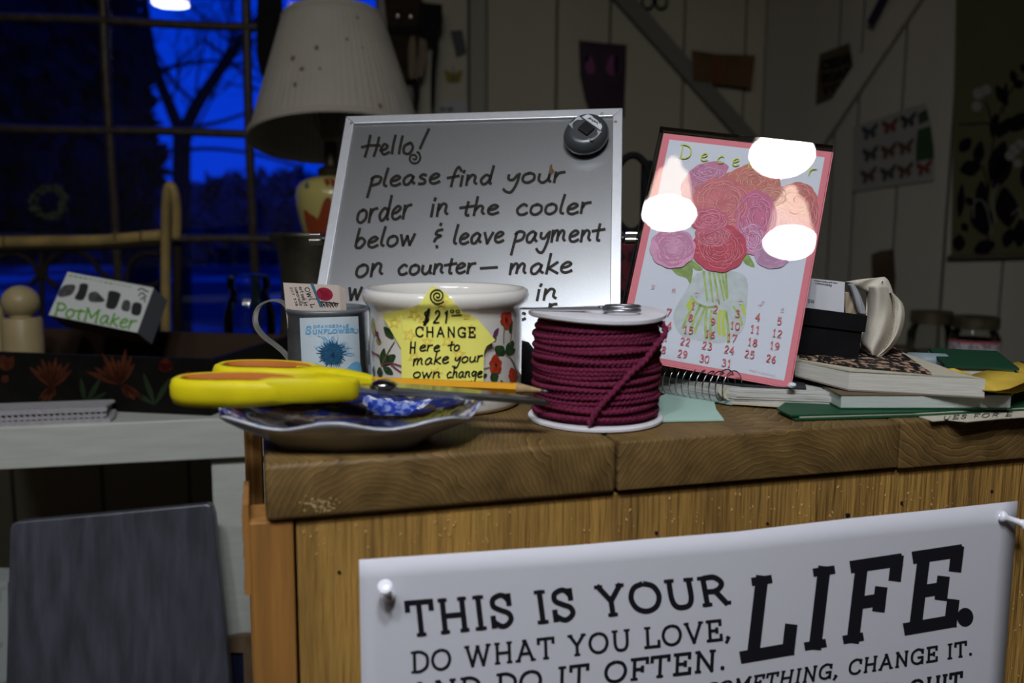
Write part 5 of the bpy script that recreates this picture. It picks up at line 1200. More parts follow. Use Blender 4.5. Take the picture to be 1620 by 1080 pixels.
jar(vec(*(at(1423, 585, 1.40)[:2]), z0), .020, .062, 'small dark glass jar just right of the canvas pouch')

# ================================================================== WHITE SHELF UNIT, left
A_, B_ = gz(0, 676, -.1), gz(384, 660, -.1); sh_x = unit(B_-A_); sh_x[2] = 0; sh_x = unit(sh_x); sh_y = vec(-sh_x[1], sh_x[0], 0)
whp = pm('white_paint', (.52, .53, .485), .5, var=.12, vscale=14, stretch=(1, 1, 8), bump=.3, bscale=20)
def sl_(p): q = np.array(p)-A_; return float(q@sh_x), float(q@sh_y)
t = thing('shelf_table', A_+Z*(ZF+.1), 'white painted plank shelf table under the window', 'shelf')
def sb(*a, **k): return hexa(A_*[1, 1, 0], sh_x, sh_y, Z, *a, **k)
thk = .0475; Ls = sl_(B_)[0]
mesh('top', sb(-.35, .86, 0, .70, -.1-thk, -.1, bev=.002), whp, t)
xl = sl_(at(340, 800, 1.02))[0]
for a, b, c in ((xl, xl+.060, .012), (-.33, -.27, .012), (.78, .84, .02)): mesh('leg', sb(a, b, c, c+.045, ZF, -.1-thk-.0005, bev=.002), whp, t)
mesh('lower_shelf', sb(-.33, xl+.06, .058, .55, -.57, -.55), whp, t)
for a in (-.33, xl): mesh('leg', sb(a, a+.06, .60, .645, ZF, -.1-thk-.0005), whp, t)
# leaning slate-black board
BO = at(18, 826, .915); bbx = unit(at(333, 797, .942)-BO); lean = math.radians(9); bbn0 = unit(np.cross(bbx, Z)); dn = unit(-Z+bbn0*math.tan(lean)*1.0); dn = unit(dn-bbx*(dn@bbx)); bn = unit(np.cross(dn, bbx)); 
if bn[1] > 0: bn = -bn
KP2 = Plane(BO, bn); pz = 1080
while KP2(190, pz)[2] > -.548 and pz < 2600: pz += 10
blkb = pm('black_stained_board', (.075, .078, .10), .34, spec=.5, var=.45, vscale=6, stretch=(14, 14, .7), bump=.3, bscale=30)
xe = 362+(pz-1080)*.06; poly = [(15, 838), (18, 829), (26, 825), (180, 811), (326, 797), (333, 799), (338, 815), (346, 900), (352, 960), (362, 1060), (xe, pz), (4, pz), (9, 1080), (12, 960)]
o = mesh('board', prism(poly, KP2, -.018, 0), blkb, loc=KP2(190, pz)); bv = o.modifiers.new('b', 'BEVEL'); bv.width = .002; bv.segments = 2; bv.limit_method = 'ANGLE'
o.name = 'black_board'; tag(o, 'black stained wooden board with worn grain leaning under the white shelf', 'board')
# small picture frame behind the board
FPn = Plane(at(380, 1010, .985), unit(vec(.1, -1, .1))); frm = pm('frame_wood', (.16, .105, .06), .45, var=.3, vscale=40)
t = thing('picture_frame', FPn(340, 1212), 'brown wooden picture frame with dark blue picture, leaning by the shelf leg', 'picture frame')
mesh('frame_side', prism([(362, 1008), (380, 1004), (398, 1004), (405, 1010), (404, 1030), (260, 1030), (260, 1012)], FPn, -.008, .004), frm, t)
mesh('frame_side', prism([(386, 1030), (404, 1030), (407, 1100), (411, 1215), (391, 1215)], FPn, -.008, .004), frm, t)
mesh('picture', prism([(262, 1028), (388, 1028), (391, 1213), (262, 1213)], FPn, -.007, -.002), pm('dark_blue_print', (.006, .010, .035), .7), t)
SPn = Plane(at(5, 920, 1.03), unit(vec(.1, -1, .05)))
o = mesh('paper_sack', prism([(-90, 918), (12, 921), (13, 1050), (12, 1165), (-90, 1165)], SPn, -.05, 0), pm('sack_paper', (.33, .35, .34), .8, col2=(.05, .14, .05), vscale=28, lo=.36, hi=.46), loc=SPn(-40, 1160)); tag(o, 'white and green printed paper sack left of the black board', 'sack')
# lacquered tray
TA, TB = gz(0, 643, -.1), gz(334, 658, -.1); tx = unit((TB-TA)*[1, 1, 0]); ty = vec(-tx[1], tx[0], 0)
lac = pm('black_lacquer', (.008, .007, .006), .6, spec=.12, var=.4, vscale=40); lacb = pm('brown_lacquer', (.035, .020, .012), .6, spec=.15)
t = thing('tray', TB-tx*.2, 'black lacquered wooden tray with painted orange flowers on the white shelf', 'tray')
Lt = float((TB-TA)@tx); x0t, x1t, y1t, ht, fl_, wt_ = -.30, Lt, .200, .068, .020, .006
Zt = -.0995
def tq(x, y, z): return TA*[1, 1, 0]+tx*x+ty*y+Z*z
def wall4(name, p, q, out, m):
    """flared wall from base edge p-q"""
    (x0, y0), (x1, y1) = p, q; ox, oy = out; e = wt_
    def ends(s): return None
    V = [tq(x0, y0, Zt), tq(x1, y1, Zt), tq(x1+ox[1], y1+oy[1], Zt+ht), tq(x0+ox[0], y0+oy[0], Zt+ht)]
    ix, iy = (x0t+x1t)/2, y1t/2
    def inn(x, y): dx = e if x < ix else -e; dy = e if y < iy else -e; return x+dx, y+dy
    W = [tq(*inn(x0, y0), Zt), tq(*inn(x1, y1), Zt), tq(*inn(x1+ox[1], y1+oy[1]), Zt+ht), tq(*inn(x0+ox[0], y0+oy[0]), Zt+ht)]
    return mesh(name, (V+W, [(0, 1, 2, 3), (4, 5, 6, 7)]+[(i, (i+1) % 4, 4+(i+1) % 4, 4+i) for i in range(4)]), m, t)
wall4('front_wall', (x0t, 0), (x1t, 0), ((-fl_, fl_*.6), (-fl_*.6, -fl_*.6)), lac)
wall4('end_wall', (x1t, 0), (x1t, y1t), ((fl_*.6, fl_*.6), (-fl_*.6, fl_*.6)), lac)
wall4('back_wall', (x1t, y1t), (x0t, y1t), ((fl_*.6, -fl_), (fl_*.6, fl_*.6)), lacb)
wall4('end_wall', (x0t, y1t), (x0t, 0), ((-fl_, -fl_), (fl_*.6, -fl_*.6)), lac)
mesh('base', (lambda v: (v, [(0, 1, 2, 3), (4, 5, 6, 7)]+[(i, (i+1) % 4, 4+(i+1) % 4, 4+i) for i in range(4)]))([tq(x, y, z) for z in (Zt, Zt+.006) for x, y in ((x0t, 0), (x1t, 0), (x1t, y1t), (x0t, y1t))]), lacb, t)
tn = unit(np.cross(tx, unit(ty*-fl_*.6+Z*ht))); tn = tn if tn[1] < 0 else -tn
TPn = Plane(tq(0, 0, Zt), tn); orf = pm('painted_orange', (.085, .022, .008), .45, var=.4, vscale=60); orr = pm('painted_red', (.07, .01, .007), .45); gnf = pm('painted_green', (.02, .035, .015), .45)
def fan(cx, cy, items, m, name='painted_flower'):
    mb = MB()
    for ang, L, wdt in items:
        a = math.radians(ang); lp = leafp(cx, cy, cx+L*math.cos(a), cy-L*math.sin(a), wdt); mb.add([TPn(x, y, .0004) for x, y in crom(lp, 3, True)], [tuple(range(18))])
    mesh(name, mb, m, t)
fan(82, 612, [(a, 42+6*(k % 2), 9) for k, a in enumerate(range(40, 150, 14))], orf); fan(82, 610, [(-100, 26, 10), (-120, 34, 9), (-75, 18, 8), (-135, 30, 6)], orf)
fan(190, 608, [(a, 40+9*(k % 3), 9) for k, a in enumerate(range(55, 165, 13))], orf); fan(192, 606, [(-50, 34, 12), (-35, 44, 9), (-65, 26, 8)], orf)
fan(262, 588, [(90, 22, 20), (60, 18, 12), (120, 18, 12)], orr); fan(8, 586, [(100, 26, 18), (60, 26, 16)], orf); fan(3, 604, [(45, 14, 12)], orf); fan(298, 598, [(90, 12, 14)], orr)
fan(135, 640, [(60, 50, 8), (100, 44, 8), (30, 40, 7)], gnf, 'painted_leaves'); fan(245, 640, [(60, 50, 8), (110, 54, 8), (150, 44, 7)], gnf, 'painted_leaves')
# folded dish towel
tw = pm('towel', (.40, .385, .40), .95, var=.15, vscale=200, bump=.6, bscale=900); 
t = thing('dish_towel', gz(80, 668, -.1), 'folded white dish towel with dark stitched edge on the white shelf', 'towel')
q0 = sl_(gz(178, 664, -.1)); 
for k in range(3):
    x_ = q0[0]-.002*k-(.004 if k == 1 else 0); z = -.0998+.0056*k; r = .0026
    V = []; prof = [(-.3, 0), (x_-r, 0), (x_-r*.3, r*.4), (x_, r), (x_-r*.3, r*1.6), (x_-r, 2*r), (-.3, 2*r)]
    for yy in np.linspace(.004+.002*k, .052, 9):
        for x, zz_ in prof: V.append(A_*[1, 1, 0]+sh_x*(x+.002*math.sin(yy*90+k))+sh_y*(yy+.0012*math.sin(x*60))+Z*(z+zz_+.0005*math.sin(x*40+k)))
    n = len(prof); Fc = [(i*n+j, i*n+(j+1) % n, (i+1)*n+(j+1) % n, (i+1)*n+j) for i in range(8) for j in range(n)]+[tuple(range(n)), tuple(range(8*n, 9*n))]
    mesh('layer', (V, Fc), tw, t, smooth=.8)
mb = MB()
for k in range(34):
    for zz_ in (.0054, .0110): mb.add(*blobm(A_*[1, 1, 0]+sh_x*(q0[0]-.006-.006*k)+sh_y*.0045+Z*(-.0998+zz_), (.0022, .0006, .0006), 6, 4))
tag(mesh('stitching', mb, pm('dark_thread', (.02, .02, .02), .9), t), None, None, kind='stuff')
# white box in the tray
BX = Plane(at(150, 480, 1.13), unit(rotm('Z', math.radians(-10)) @ vec(0, -1, .62))); bxm = pm('box_card', (.56, .57, .55), .6); bxs = pm('box_side', (.13, .135, .15), .6)
t = thing('carton', BX(150, 520), 'small white carton with green PotMaker lettering, propped in the lacquer tray', 'box')
fc = [(107, 430), (243, 455), (217, 526), (77, 498)]
mesh('body', prism(fc, BX, -.036, -.0006), bxs, t); fm = mesh('front_panel', prism(fc, BX, -.0006, 0), bxm, t)
gtx = pm('green_print', (.12, .33, .04), .6); gry = pm('grey_print', (.09, .09, .09), .6, var=.5, vscale=120); dgr = pm('dark_print', (.025, .025, .027), .6)
mb = MB(); write(mb, 'PotMaker', ((83, 499), (213, 523), (89, 477), (219, 500)), BX, .0003, 3.2, serif=True, sfw=1.6, xh=.68, asc=.42, gap=.07); mesh('box_lettering', mb, gtx, fm)
mb = MB(); write(mb, 'AAAANNNAAHHNN'.lower().replace('a', 'e').replace('h', 'r'), ((108, 436), (208, 456), (109, 434), (209, 453)), BX, .0003, .9, gap=.2); mesh('small_lettering', mb, gtx, fm)
def bxp(name, polys, m):
    for p in polys: mesh(name, ([BX(x, y, .0003) for x, y in crom(p, 3, True)], [tuple(range(len(p)*3))]), m, fm)
bxp('printed_pot', [[(127, 449), (138, 449), (139, 456), (132, 474), (118, 472), (124, 460)], [(173, 460), (189, 463), (190, 470), (182, 488), (168, 486), (170, 472)], [(211, 479), (224, 481), (221, 498), (208, 496)]], dgr)
bxp('printed_pot', [[(141, 464), (152, 461), (160, 468), (166, 476), (154, 478), (141, 476)], [(196, 475), (206, 477), (204, 492), (192, 489)], [(100, 452), (119, 451), (113, 466), (92, 469)]], gry)
mb = MB(); write(mb, 'QR', ((216, 464), (236, 468), (218, 457), (238, 461)), BX, .0003, 1.4, gap=.1); mb = MB()
for p in ([(218, 459), (224, 456), (230, 460)], [(228, 458), (235, 462)], [(219, 468), (225, 463), (232, 470)], [(222, 474), (228, 470), (229, 478)]): ribbon(mb, crom(p, 3), 2.2, BX, .0003)
mesh('printed_hand', mb, gry, fm)
# wooden pot mould
mc2 = at(34, 500, 1.13); c0 = vec(mc2[0], mc2[1], -.0935); mld = pm('turned_maple', (.34, .265, .135), .35, var=.15, vscale=40)
zc2 = at(34, 478, 1.13)[2]; r_ = 28*1.14/1400
t = thing('wooden_mould', c0, 'turned maple pot mould with round ball knob standing in the lacquer tray', 'mould')
zt2 = at(34, 502, 1.13)[2]
mesh('base_cylinder', lathe([(0, 0), (.0245, 0), (.0245, zt2-c0[2]-.003), (.0225, zt2-c0[2])], c0, 36), mld, t, smooth=.8)
mesh('ball_knob', lathe([(.018, zt2-c0[2]-.001)]+[(r_*math.cos(a), zc2-c0[2]+r_*.95*math.sin(a)) for a in np.linspace(-.95, PI/2, 14)], c0, 36), mld, t, smooth=True)
c1 = at(-6, 483, 1.15); t = thing('wooden_dowel', c1*[1, 1, 0]+Z*-.0935, 'small turned wooden peg at the far left edge beside the ball knob mould', 'peg')
mesh('body', lathe([(0, 0), (.010, 0), (.010, c1[2]+.0935-.008), (.008, c1[2]+.0935), (0, c1[2]+.0955)], c1*[1, 1, 0]+Z*-.0935, 24), mld, t, smooth=.8)
# rattan rack
rat = pm('rattan', (.30, .215, .075), .4, var=.35, vscale=30); rdk = pm('dark_cane', (.016, .012, .009), .8, spec=.1)
t = thing('rattan_rack', at(262, 530, 1.42)*[1, 1, 0]+Z*-.1, 'bamboo and cane rack with hooped post standing behind the carton', 'rack')
Yr = 1.42
def rt(pts, r, m, name, n=6): P = crom([at(*p) if len(p) == 3 else at(p[0], p[1], Yr) for p in pts], n); return mesh(name, tube(P, r, 10), m, t, smooth=True)
zb0 = at(262, 600, Yr); zb0[2] = -.1
P = crom([zb0, at(262, 530, Yr), at(262, 450, Yr), at(262, 370, Yr), at(263, 320, Yr), at(267, 296, Yr), at(274, 300, Yr), at(279, 330, Yr), at(279, 378, Yr)], 8); mesh('post', tube(P, .0078, 10), rat, t, smooth=True)
zb1 = at(281, 600, Yr+.03); zb1[2] = -.1
mesh('post', tube([zb1, at(281, 382, Yr+.02)], .0072, 10), rdk, t, smooth=True, label='dark stained post')
cbr = rt([(-60, 385), (60, 382), (160, 380), (255, 372)], .0095, rat, 'crossbar')
for x in (10, 185, 226): 
    c = at(x, np.interp(x, [0, 255], [383, 373]), Yr); mesh('cane_node', tube([c-X*.002, c+X*.002], .0102, 12), pm('node_brown', (.12, .075, .03), .5), cbr)
rt([(-60, 396), (60, 393), (160, 391), (255, 386)], .005, rdk, 'under_bar')
for pts in ([(66, 530), (66, 430), (66, 395)], [(48, 450), (62, 438), (66, 440), (72, 438), (90, 456)], [(-10, 410), (20, 400), (50, 415), (64, 440)], [(68, 440), (78, 412), (105, 396), (140, 405), (160, 430), (190, 448), (235, 452), (252, 446)], [(252, 402), (225, 402), (205, 420), (200, 450)]): rt([(a, b, Yr+.004) for a, b in pts], .0042, rdk, 'scroll')
zz1 = at(66, 530, Yr+.004); mesh('scroll_post', tube([vec(zz1[0], zz1[1], -.1), zz1], .0045, 8), rdk, t)
# blue glass canister
bj = at(397, 560, 1.30); bj[2] = -.1; hz = at(397, 432, 1.30)[2]+.1
t = thing('blue_glass_jar', bj, 'blue tinted glass storage jar with lid, in front of the window left of the lamp', 'jar')
bgl = glassy('blue_glass', 1.5, (.60, .88, .96)); 
mesh('body', lathe([(0, .0), (.033, .0), (.037, .006), (.037, hz*.60), (.030, hz*.74), (.026, hz*.80), (.027, hz*.84)], bj, 40, cap=False), bgl, t, smooth=True)
mesh('lid', lathe([(.030, hz*.83), (.031, hz*.86), (.031, hz*.95), (.027, hz*.99), (0, hz)], bj, 40, cap=False), bgl, t, smooth=True)
# metal pitcher
pj = at(495, 560, 1.29); pj[2] = -.1; k_px = 1.295/1400
def zat(py): return at(495, py, 1.29)[2]+.1
pr = [(0, .001), (.054, .0), (.056, .004)]+[(hw*k_px, zat(y)) for y, hw in ((562, 62), (545, 57), (520, 51), (490, 47), (450, 46), (420, 48), (400, 51), (385, 56), (374, 62), (369, 66))]
pw_ = pm('pewter', (.13, .12, .08), .42, .75, col2=(.06, .055, .04), vscale=25)
t = thing('pitcher', pj, 'dull pewter pitcher with flared mouth behind the message board left edge', 'pitcher')
mesh('body', lathe(pr+[(r-.0015, z) for r, z in pr[:1:-1]], pj, 56, cap=False), pw_, t, smooth=True)
gl = gz(448, 566, -.1)
# lamp with pleated shade
LY = 1.45; kl = LY*1.0/1400; lb_ = at(530, 560, LY); lb_[2] = -.1
def lz(py, px=530): return at(px, py, LY)[2]
cerl = pm('lamp_ceramic', (.42, .36, .12), .2, coat=.3); 
t = thing('table_lamp', lb_, 'unlit table lamp with stained pleated cream shade and painted yellow ceramic base', 'lamp')
bprof = [(0, 0), (.048, 0), (.050, .004), (.034, .012), (.030, .03)]+[(hw*kl, lz(y)+.1) for y, hw in ((450, 30), (400, 38), (370, 44), (350, 50), (330, 54), (312, 56), (298, 54), (288, 46), (282, 34), (279, 20), (278, 12))]
mesh('ceramic_base', lathe(bprof, lb_, 56), cerl, t, smooth=True)
LC = Cyl(lb_[0], lb_[1], 54*kl)
def ldec(poly, m): 
    mb = MB(); colfill(mb, crom(poly, 4, True), LC, .0028, 3); mesh('painted_petal', mb, m, t)
lred = pm('lamp_red', (.20, .035, .012), .25, coat=.3); ltl = pm('lamp_teal', (.08, .15, .12), .25, coat=.3)
ldec([(505, 340), (512, 318), (521, 312), (527, 330), (527, 370), (500, 372), (500, 352)], lred); ldec([(480, 332), (490, 338), (503, 348), (500, 372), (488, 368)], lred); ldec([(512, 284), (526, 282), (532, 290), (522, 296)], lred); ldec([(483, 287), (489, 290), (487, 297), (481, 296)], ltl)
mesh('brass_neck', lathe([(.012, lz(282)), (.020, lz(278)), (.022, lz(268)), (.011, lz(262)), (.010, lz(225))], lb_*[1, 1, 0], 24), pm('dull_brass', (.06, .05, .03), .4, .7), t, smooth=.7)
tilt = rotm('X', math.radians(-12)); tl2 = rotm('Y', math.radians(-3.0)); RT = tl2 @ tilt
cb_, ct_ = at(533, 222, LY), at(528, 24, LY); Hs = np.linalg.norm(ct_-cb_)*1.02
rb_, rt_ = 133*kl, 79*kl; v = []; f = []; n = 300; Kk = 14
for i in range(Kk+1):
    q = i/Kk; r = rb_+(rt_-rb_)*q
    for k in range(n):
        a = 2*PI*k/n; rr = r*(1+.0045*math.sin(a*75)+.0012*math.sin(a*31+q*3)); v.append(cb_+RT @ vec(rr*math.cos(a), rr*math.sin(a), Hs*q))
for i in range(Kk):
    for k in range(n): f.append((i*n+k, i*n+(k+1) % n, (i+1)*n+(k+1) % n, (i+1)*n+k))
shm = pm('pleated_shade', (.36, .335, .28), .85, var=.10, vscale=12)
shd = mesh('shade', (v, f), shm, t, smooth=True); md = shd.modifiers.new('s', 'SOLIDIFY'); md.thickness = .0015
trm = pm('shade_trim', (.34, .31, .25), .8)
for q, r in ((0, rb_), (1, rt_)):
    rim_ = [cb_+RT @ vec(r*1.005*math.cos(a), r*1.005*math.sin(a), Hs*q+.004*(1-2*q)) for a in np.linspace(0, 2*PI, 73)[:-1]]
    mesh('trim_ring', strap(rim_+[rim_[0]], RT @ Z, .010, .0022), trm, shd, smooth=True)
stn = pm('stain', (.14, .10, .05), .9)
def shade_pt(px, py, off=.0015):
    r = ray(px, py); best = None
    for s in np.linspace(LY-.25, LY+.02, 160):
        p = CAM+r*(s/r[1]); l = RT.T @ (p-cb_); q = l[2]/Hs
        if math.hypot(l[0], l[1]) <= rb_+(rt_-rb_)*q: best = s; break
    p = CAM+r*((best or LY)/r[1]); return p-unit(r)*off
for px, py, r in ((501, 76, 3.4), (478, 111, 4), (506, 110, 2.6), (467, 134, 3), (464, 93, 3.8), (601, 168, 3.6), (565, 28, 2.4), (549, 62, 2.2), (573, 76, 2)):
    c = shade_pt(px, py); mesh('stain_spot', blobm(c, (r*kl, .0006, r*kl*1.3), 8, 4), stn, shd)
mesh('bulb_socket', lathe([(.012, lz(225)), (.016, lz(215)), (.016, lz(190)), (.024, lz(170)), (.026, lz(150)), (.014, lz(128)), (0, lz(124))], lb_*[1, 1, 0], 24), pm('dim_bulb', (.12, .11, .09), .4), t, smooth=True)
hpz = [vec(lb_[0]+s*.03*math.sin(u), lb_[1], lz(228)+(lz(40)-lz(228))*(1-math.cos(u))/2) for s in (1,) for u in np.linspace(0, PI, 14)]
mesh('harp', tube(hpz, .0016, 6), wire, t); mesh('harp', tube([p*[1, 1, 1]+vec((lb_[0]-p[0])*2, 0, 0) for p in hpz], .0016, 6), wire, t)
for k in range(3):
    a = 2*PI*k/3; mesh('spider', tube([cb_+RT @ vec(0, 0, Hs*.93), cb_+RT @ vec(rt_*math.cos(a), rt_*math.sin(a), Hs*.985)], .0014, 6), wire, shd)

# ================================================================== BEHIND THE MESSAGE BOARD (seen in the gap to the calendar)
blp = pm('black_rubber', (.006, .006, .007), .8, spec=.12); c = at(1000, 306, 1.10)
t = thing('cable_reel', vec(c[0], 1.12, -.1), 'black round cable reel on edge between message board and calendar', 'reel')
ring = [c+vec(.024*math.cos(a), 0, .046*math.sin(a)) for a in np.linspace(0, 2*PI, 41)[:-1]]
mesh('hoop', tube(ring, .0045, 10, closed=True), blp, t, smooth=True)
mesh('stand', box(c[0]-.006, c[0]+.006, 1.11, 1.13, -.1, c[2]-.045, .001), blp, t)
mesh('side_plate', hexa(at(1022, 306, 1.11), X, Y, Z, -.006, .007, -.01, .01, -.042, .040, bev=.003), blp, t)
c = at(996, 440, 1.05); t = thing('red_tin', vec(c[0], 1.07, -.1), 'dark red patterned tin just right of the message board', 'tin')
zt3 = at(996, 384, 1.05)[2]
mesh('body', box(c[0]-.010, c[0]+.014, 1.05, 1.09, -.1, zt3, .002), pm('dark_red_tin', (.09, .012, .018), .4, col2=(.015, .008, .01), vscale=90, lo=.45, hi=.5), t)
mesh('lid', box(c[0]-.0108, c[0]+.0148, 1.049, 1.091, zt3, zt3+.006, .001), blp, t)

# ================================================================== THINGS ON THE WALLS
def sheetw(name, poly, P, m, label, cat, th=.001, parent=None, off=.0006):
    o = mesh(name, prism(poly, P, off, off+th), m, parent, loc=P(poly[0][0], poly[0][1], off))
    if label: tag(o, label, cat)
    return o
def deco(o, polys, P, m, name, off, smooth=True):
    for p in polys:
        q = crom(p, 3, True) if smooth else p; mesh(name, ([P(x, y, off) for x, y in q], [tuple(range(len(q)))]), m, o)
WPf = Plane(WO-uy*.001, -uy)
o = sheetw('art_postcard', [(915, 64), (950, 68), (991, 71), (990, 110), (988, 150), (987, 186), (935, 186), (925, 158), (917, 120)], WPf, pm('purple_print', (.030, .014, .026), .6, var=.4, vscale=12), 'dark purple print of two pink flower buds on the back wall', 'print', off=.002)
deco(o, [[(934, 88), (941, 104), (939, 116), (930, 116), (926, 104)], [(968, 86), (975, 104), (972, 119), (962, 116), (959, 104)]], WPf, pm('bud_pink', (.14, .035, .11), .6), 'bud_print', .0034)
deco(o, [[(926, 92), (932, 86), (930, 98)], [(972, 92), (978, 90), (976, 112), (972, 118)]], WPf, blp, 'sepal_print', .0036)
o = sheetw('paper_banner', [(1089, 82), (1130, 88), (1188, 90), (1182, 142), (1140, 136), (1091, 130)], WPf, pm('amber_print', (.10, .055, .022), .6, var=.4, vscale=10), 'small faded orange and brown banner on back wall right of the diagonal brace', 'print', off=.022)
deco(o, [[(1126, 89), (1140, 90), (1140, 134), (1126, 132)], [(1146, 92), (1152, 92), (1152, 134), (1146, 134)]], WPf, pm('rust_print', (.10, .032, .014), .6), 'stripe_print', .0236, False)
t = thing('hanging_rings', WPf(1036, -10, .01), 'pair of black rings hanging high on the back wall beside the brace', 'rings')
for cx in (1025, 1046): mesh('ring', tube([WPf(cx+9*math.cos(a), 2+12*math.sin(a), .008) for a in np.linspace(0, 2*PI, 25)[:-1]], .0028, 8, closed=True), blp, t, smooth=True)
mesh('nail', tube([WPf(1036, -6, -.002), WPf(1036, -6, .014)], .002, 8), wire, t)
PS = Plane(WO-uy*.0045, -uy)
t = thing('butterfly_cutout', PS(717, 122, 0), 'small yellow paper butterfly pinned on the narrow strip beside the window', 'butterfly')
yb2 = pm('butterfly_yellow', (.16, .115, .012), .7)
for s in (1, -1):
    mesh('wing', prism([(717, 120), (717-s*7, 113), (717-s*15, 111), (717-s*12, 124), (717-s*9, 131), (717-s*4, 131), (717, 126)], PS, .002+.001*s, .0035+.001*s), yb2, t)
mesh('body', tube([PS(717, 112, .004), PS(717, 131, .004)], .0022, 8), pm('grey_body', (.08, .09, .07), .7), t); mesh('antenna', tube([PS(717, 112, .004), PS(716, 104, .004)], .0006, 5), blp, t)
o = sheetw('small_card', [(712, 49), (731, 48), (738, 84), (722, 92)], PS, pm('dim_card', (.045, .045, .045), .6), 'small dark grey card hanging askew on the strip beside the window', 'card', off=.002)
o = sheetw('wall_label', [(692, 166), (700, 160), (732, 160), (740, 166), (740, 182), (692, 182)], PS, pm('wall_label', (.28, .28, .28), .6), 'white paper label low on the strip beside the window, just above the message board', 'label', off=.002)
mb = MB(); write(mb, 'NIE', ((696, 176), (716, 176), (696, 170), (716, 170)), PS, .0034, 1.8); mesh('text_line', mb, ink, o)
# hand tools hanging beside the lamp
leath = pm('dark_leather', (.030, .020, .012), .85, var=.4, vscale=30, spec=.1); handw = pm('tool_handle', (.10, .065, .028), .5)
TS = Plane(WO-uy*.03, -uy)
t = thing('leather_holster', TS(630, 10), 'dark brown leather tool holster hanging at the window post', 'holster')
mesh('pouch', prism([(608, -8), (668, -8), (664, 60), (655, 112), (648, 128), (636, 128), (622, 118), (614, 60)], TS, -.012, .012), leath, t)
for x in (629, 650): mesh('rivet', blobm(TS(x, 26, .014), (.005, .004, .005), 12, 8), pm('bright_rivet', (.7, .7, .72), .15, 1.), t, smooth=True)
mesh('strap', prism([(612, 44), (666, 44), (664, 56), (613, 56)], TS, .012, .016), blp, t)
t = thing('hand_pruner', TS(655, 60), 'pair of pruners with tan and black handles hanging in front of the leather holster', 'pruners')
PR_ = Plane(WO-uy*.055, -uy)
mesh('handle', prism(crom([(648, 62), (656, 60), (658, 90), (655, 122), (648, 122), (646, 90)], 4, True), PR_, -.006, .006), handw, t)
mesh('handle', prism(crom([(664, 60), (674, 62), (674, 95), (668, 122), (662, 118), (662, 90)], 4, True), PR_, -.006, .006), handw, t)
mesh('blade', prism([(654, 130), (664, 118), (664, 150), (660, 176), (655, 176)], PR_, -.003, .003), blp, t); mesh('hook', prism([(664, 5), (699, 8), (700, 38), (690, 60), (676, 66), (664, 60)], PR_, -.008, .008), blp, t)
mesh('grip_loop', prism(crom([(686, 60), (694, 64), (690, 110), (687, 170), (682, 175), (682, 110)], 4, True), PR_, -.006, .004), blp, t)
CS = Plane(WO-uy*.06, -uy); clo = pm('black_cloth', (.006, .006, .007), .9)
o = mesh('hanging_glove', prism(crom([(412, -20), (442, -20), (447, 30), (443, 70), (436, 105), (425, 138), (415, 120), (408, 95), (407, 50)], 4, True), CS, -.012, .012), clo, loc=CS(425, 0)); tag(o, 'black garden glove hanging in front of the window, left of the lampshade', 'glove')
# right wall
RPf = Plane(RO-vy*.001, -vy)
o = sheetw('text_print', [(1298, 86), (1345, 68), (1353, 118), (1341, 146), (1292, 166), (1294, 120)], RPf, pm('ochre_print', (.052, .036, .018), .6, var=.3, vscale=20), 'ochre print with rough black block lettering on the angled right wall', 'print', off=.003)
mb = MB()
for k, (tx_, yy) in enumerate((('CEDR', 113), ('ROAD', 134), ('YOU', 154))): write(mb, tx_, ((1300, yy), (1346, yy-12), (1300, yy-17), (1346, yy-29)), RPf, .0045, 4.5, gap=.1)
mesh('text_line', mb, blp, o)
o = sheetw('dark_ribbon', [(1380, 38), (1390, 44), (1420, -14), (1408, -16)], RPf, pm('navy_ribbon', (.010, .006, .022), .6), 'dark navy ribbon hanging slanted high on the angled right wall', 'ribbon', off=.024)
o = sheetw('butterfly_chart', [(1352, 200), (1400, 185), (1440, 170), (1466, 164), (1475, 200), (1479, 250), (1478, 286), (1420, 294), (1350, 304)], RPf, pm('chart_paper', (.17, .165, .15), .65), 'pale chart with rows of dark red and blue butterflies, hanging on the angled right wall', 'chart', off=.004)
bc = [pm('bf_slate', (.022, .028, .034), .6), pm('bf_red', (.085, .020, .014), .6), pm('bf_brown', (.050, .026, .016), .6), pm('bf_green', (.022, .030, .018), .6), pm('bf_black', (.018, .018, .02), .6)]
def bfly(cx, cy, m, s=1.):
    mb = MB()
    for k in (1, -1):
        for w_ in ([(0, -2), (k*6, -8), (k*13, -12), (k*12, -2), (k*4, 2)], [(0, 0), (k*7, 1), (k*10, 8), (k*5, 13), (k*1, 6)]):
            q = [(cx+x*s*.95, cy+y*s*.95-.28*x*s) for x, y in w_]; mb.add([RPf(x, y, .0054) for x, y in crom(q, 3, True)], [tuple(range(15))])
    mesh('butterfly_print', mb, m, o)
for cx, cy, c in ((1376, 208, 0), (1408, 199, 1), (1437, 190, 4), (1377, 243, 3), (1406, 238, 2), (1433, 232, 2), (1374, 277, 2), (1405, 273, 3), (1432, 269, 2), (1462, 265, 1)): bfly(cx, cy, bc[c])
deco(o, [[(1452, 205), (1472, 199), (1477, 230), (1478, 250), (1449, 256), (1449, 230)]], RPf, pm('green_panel', (.012, .035, .012), .6), 'green_panel', .0052, False); deco(o, [[(1452, 180), (1466, 172), (1470, 190), (1454, 198)]], RPf, bc[3], 'leaf_panel', .0052, False)
o = sheetw('bark_piece', [(1383, 402), (1398, 396), (1414, 394), (1417, 440), (1414, 480), (1392, 480), (1384, 440)], RPf, pm('brown_bark', (.055, .035, .018), .8, var=.4, vscale=20), 'brown slab of bark low on the angled right wall above the canvas pouch', 'bark', th=.012)
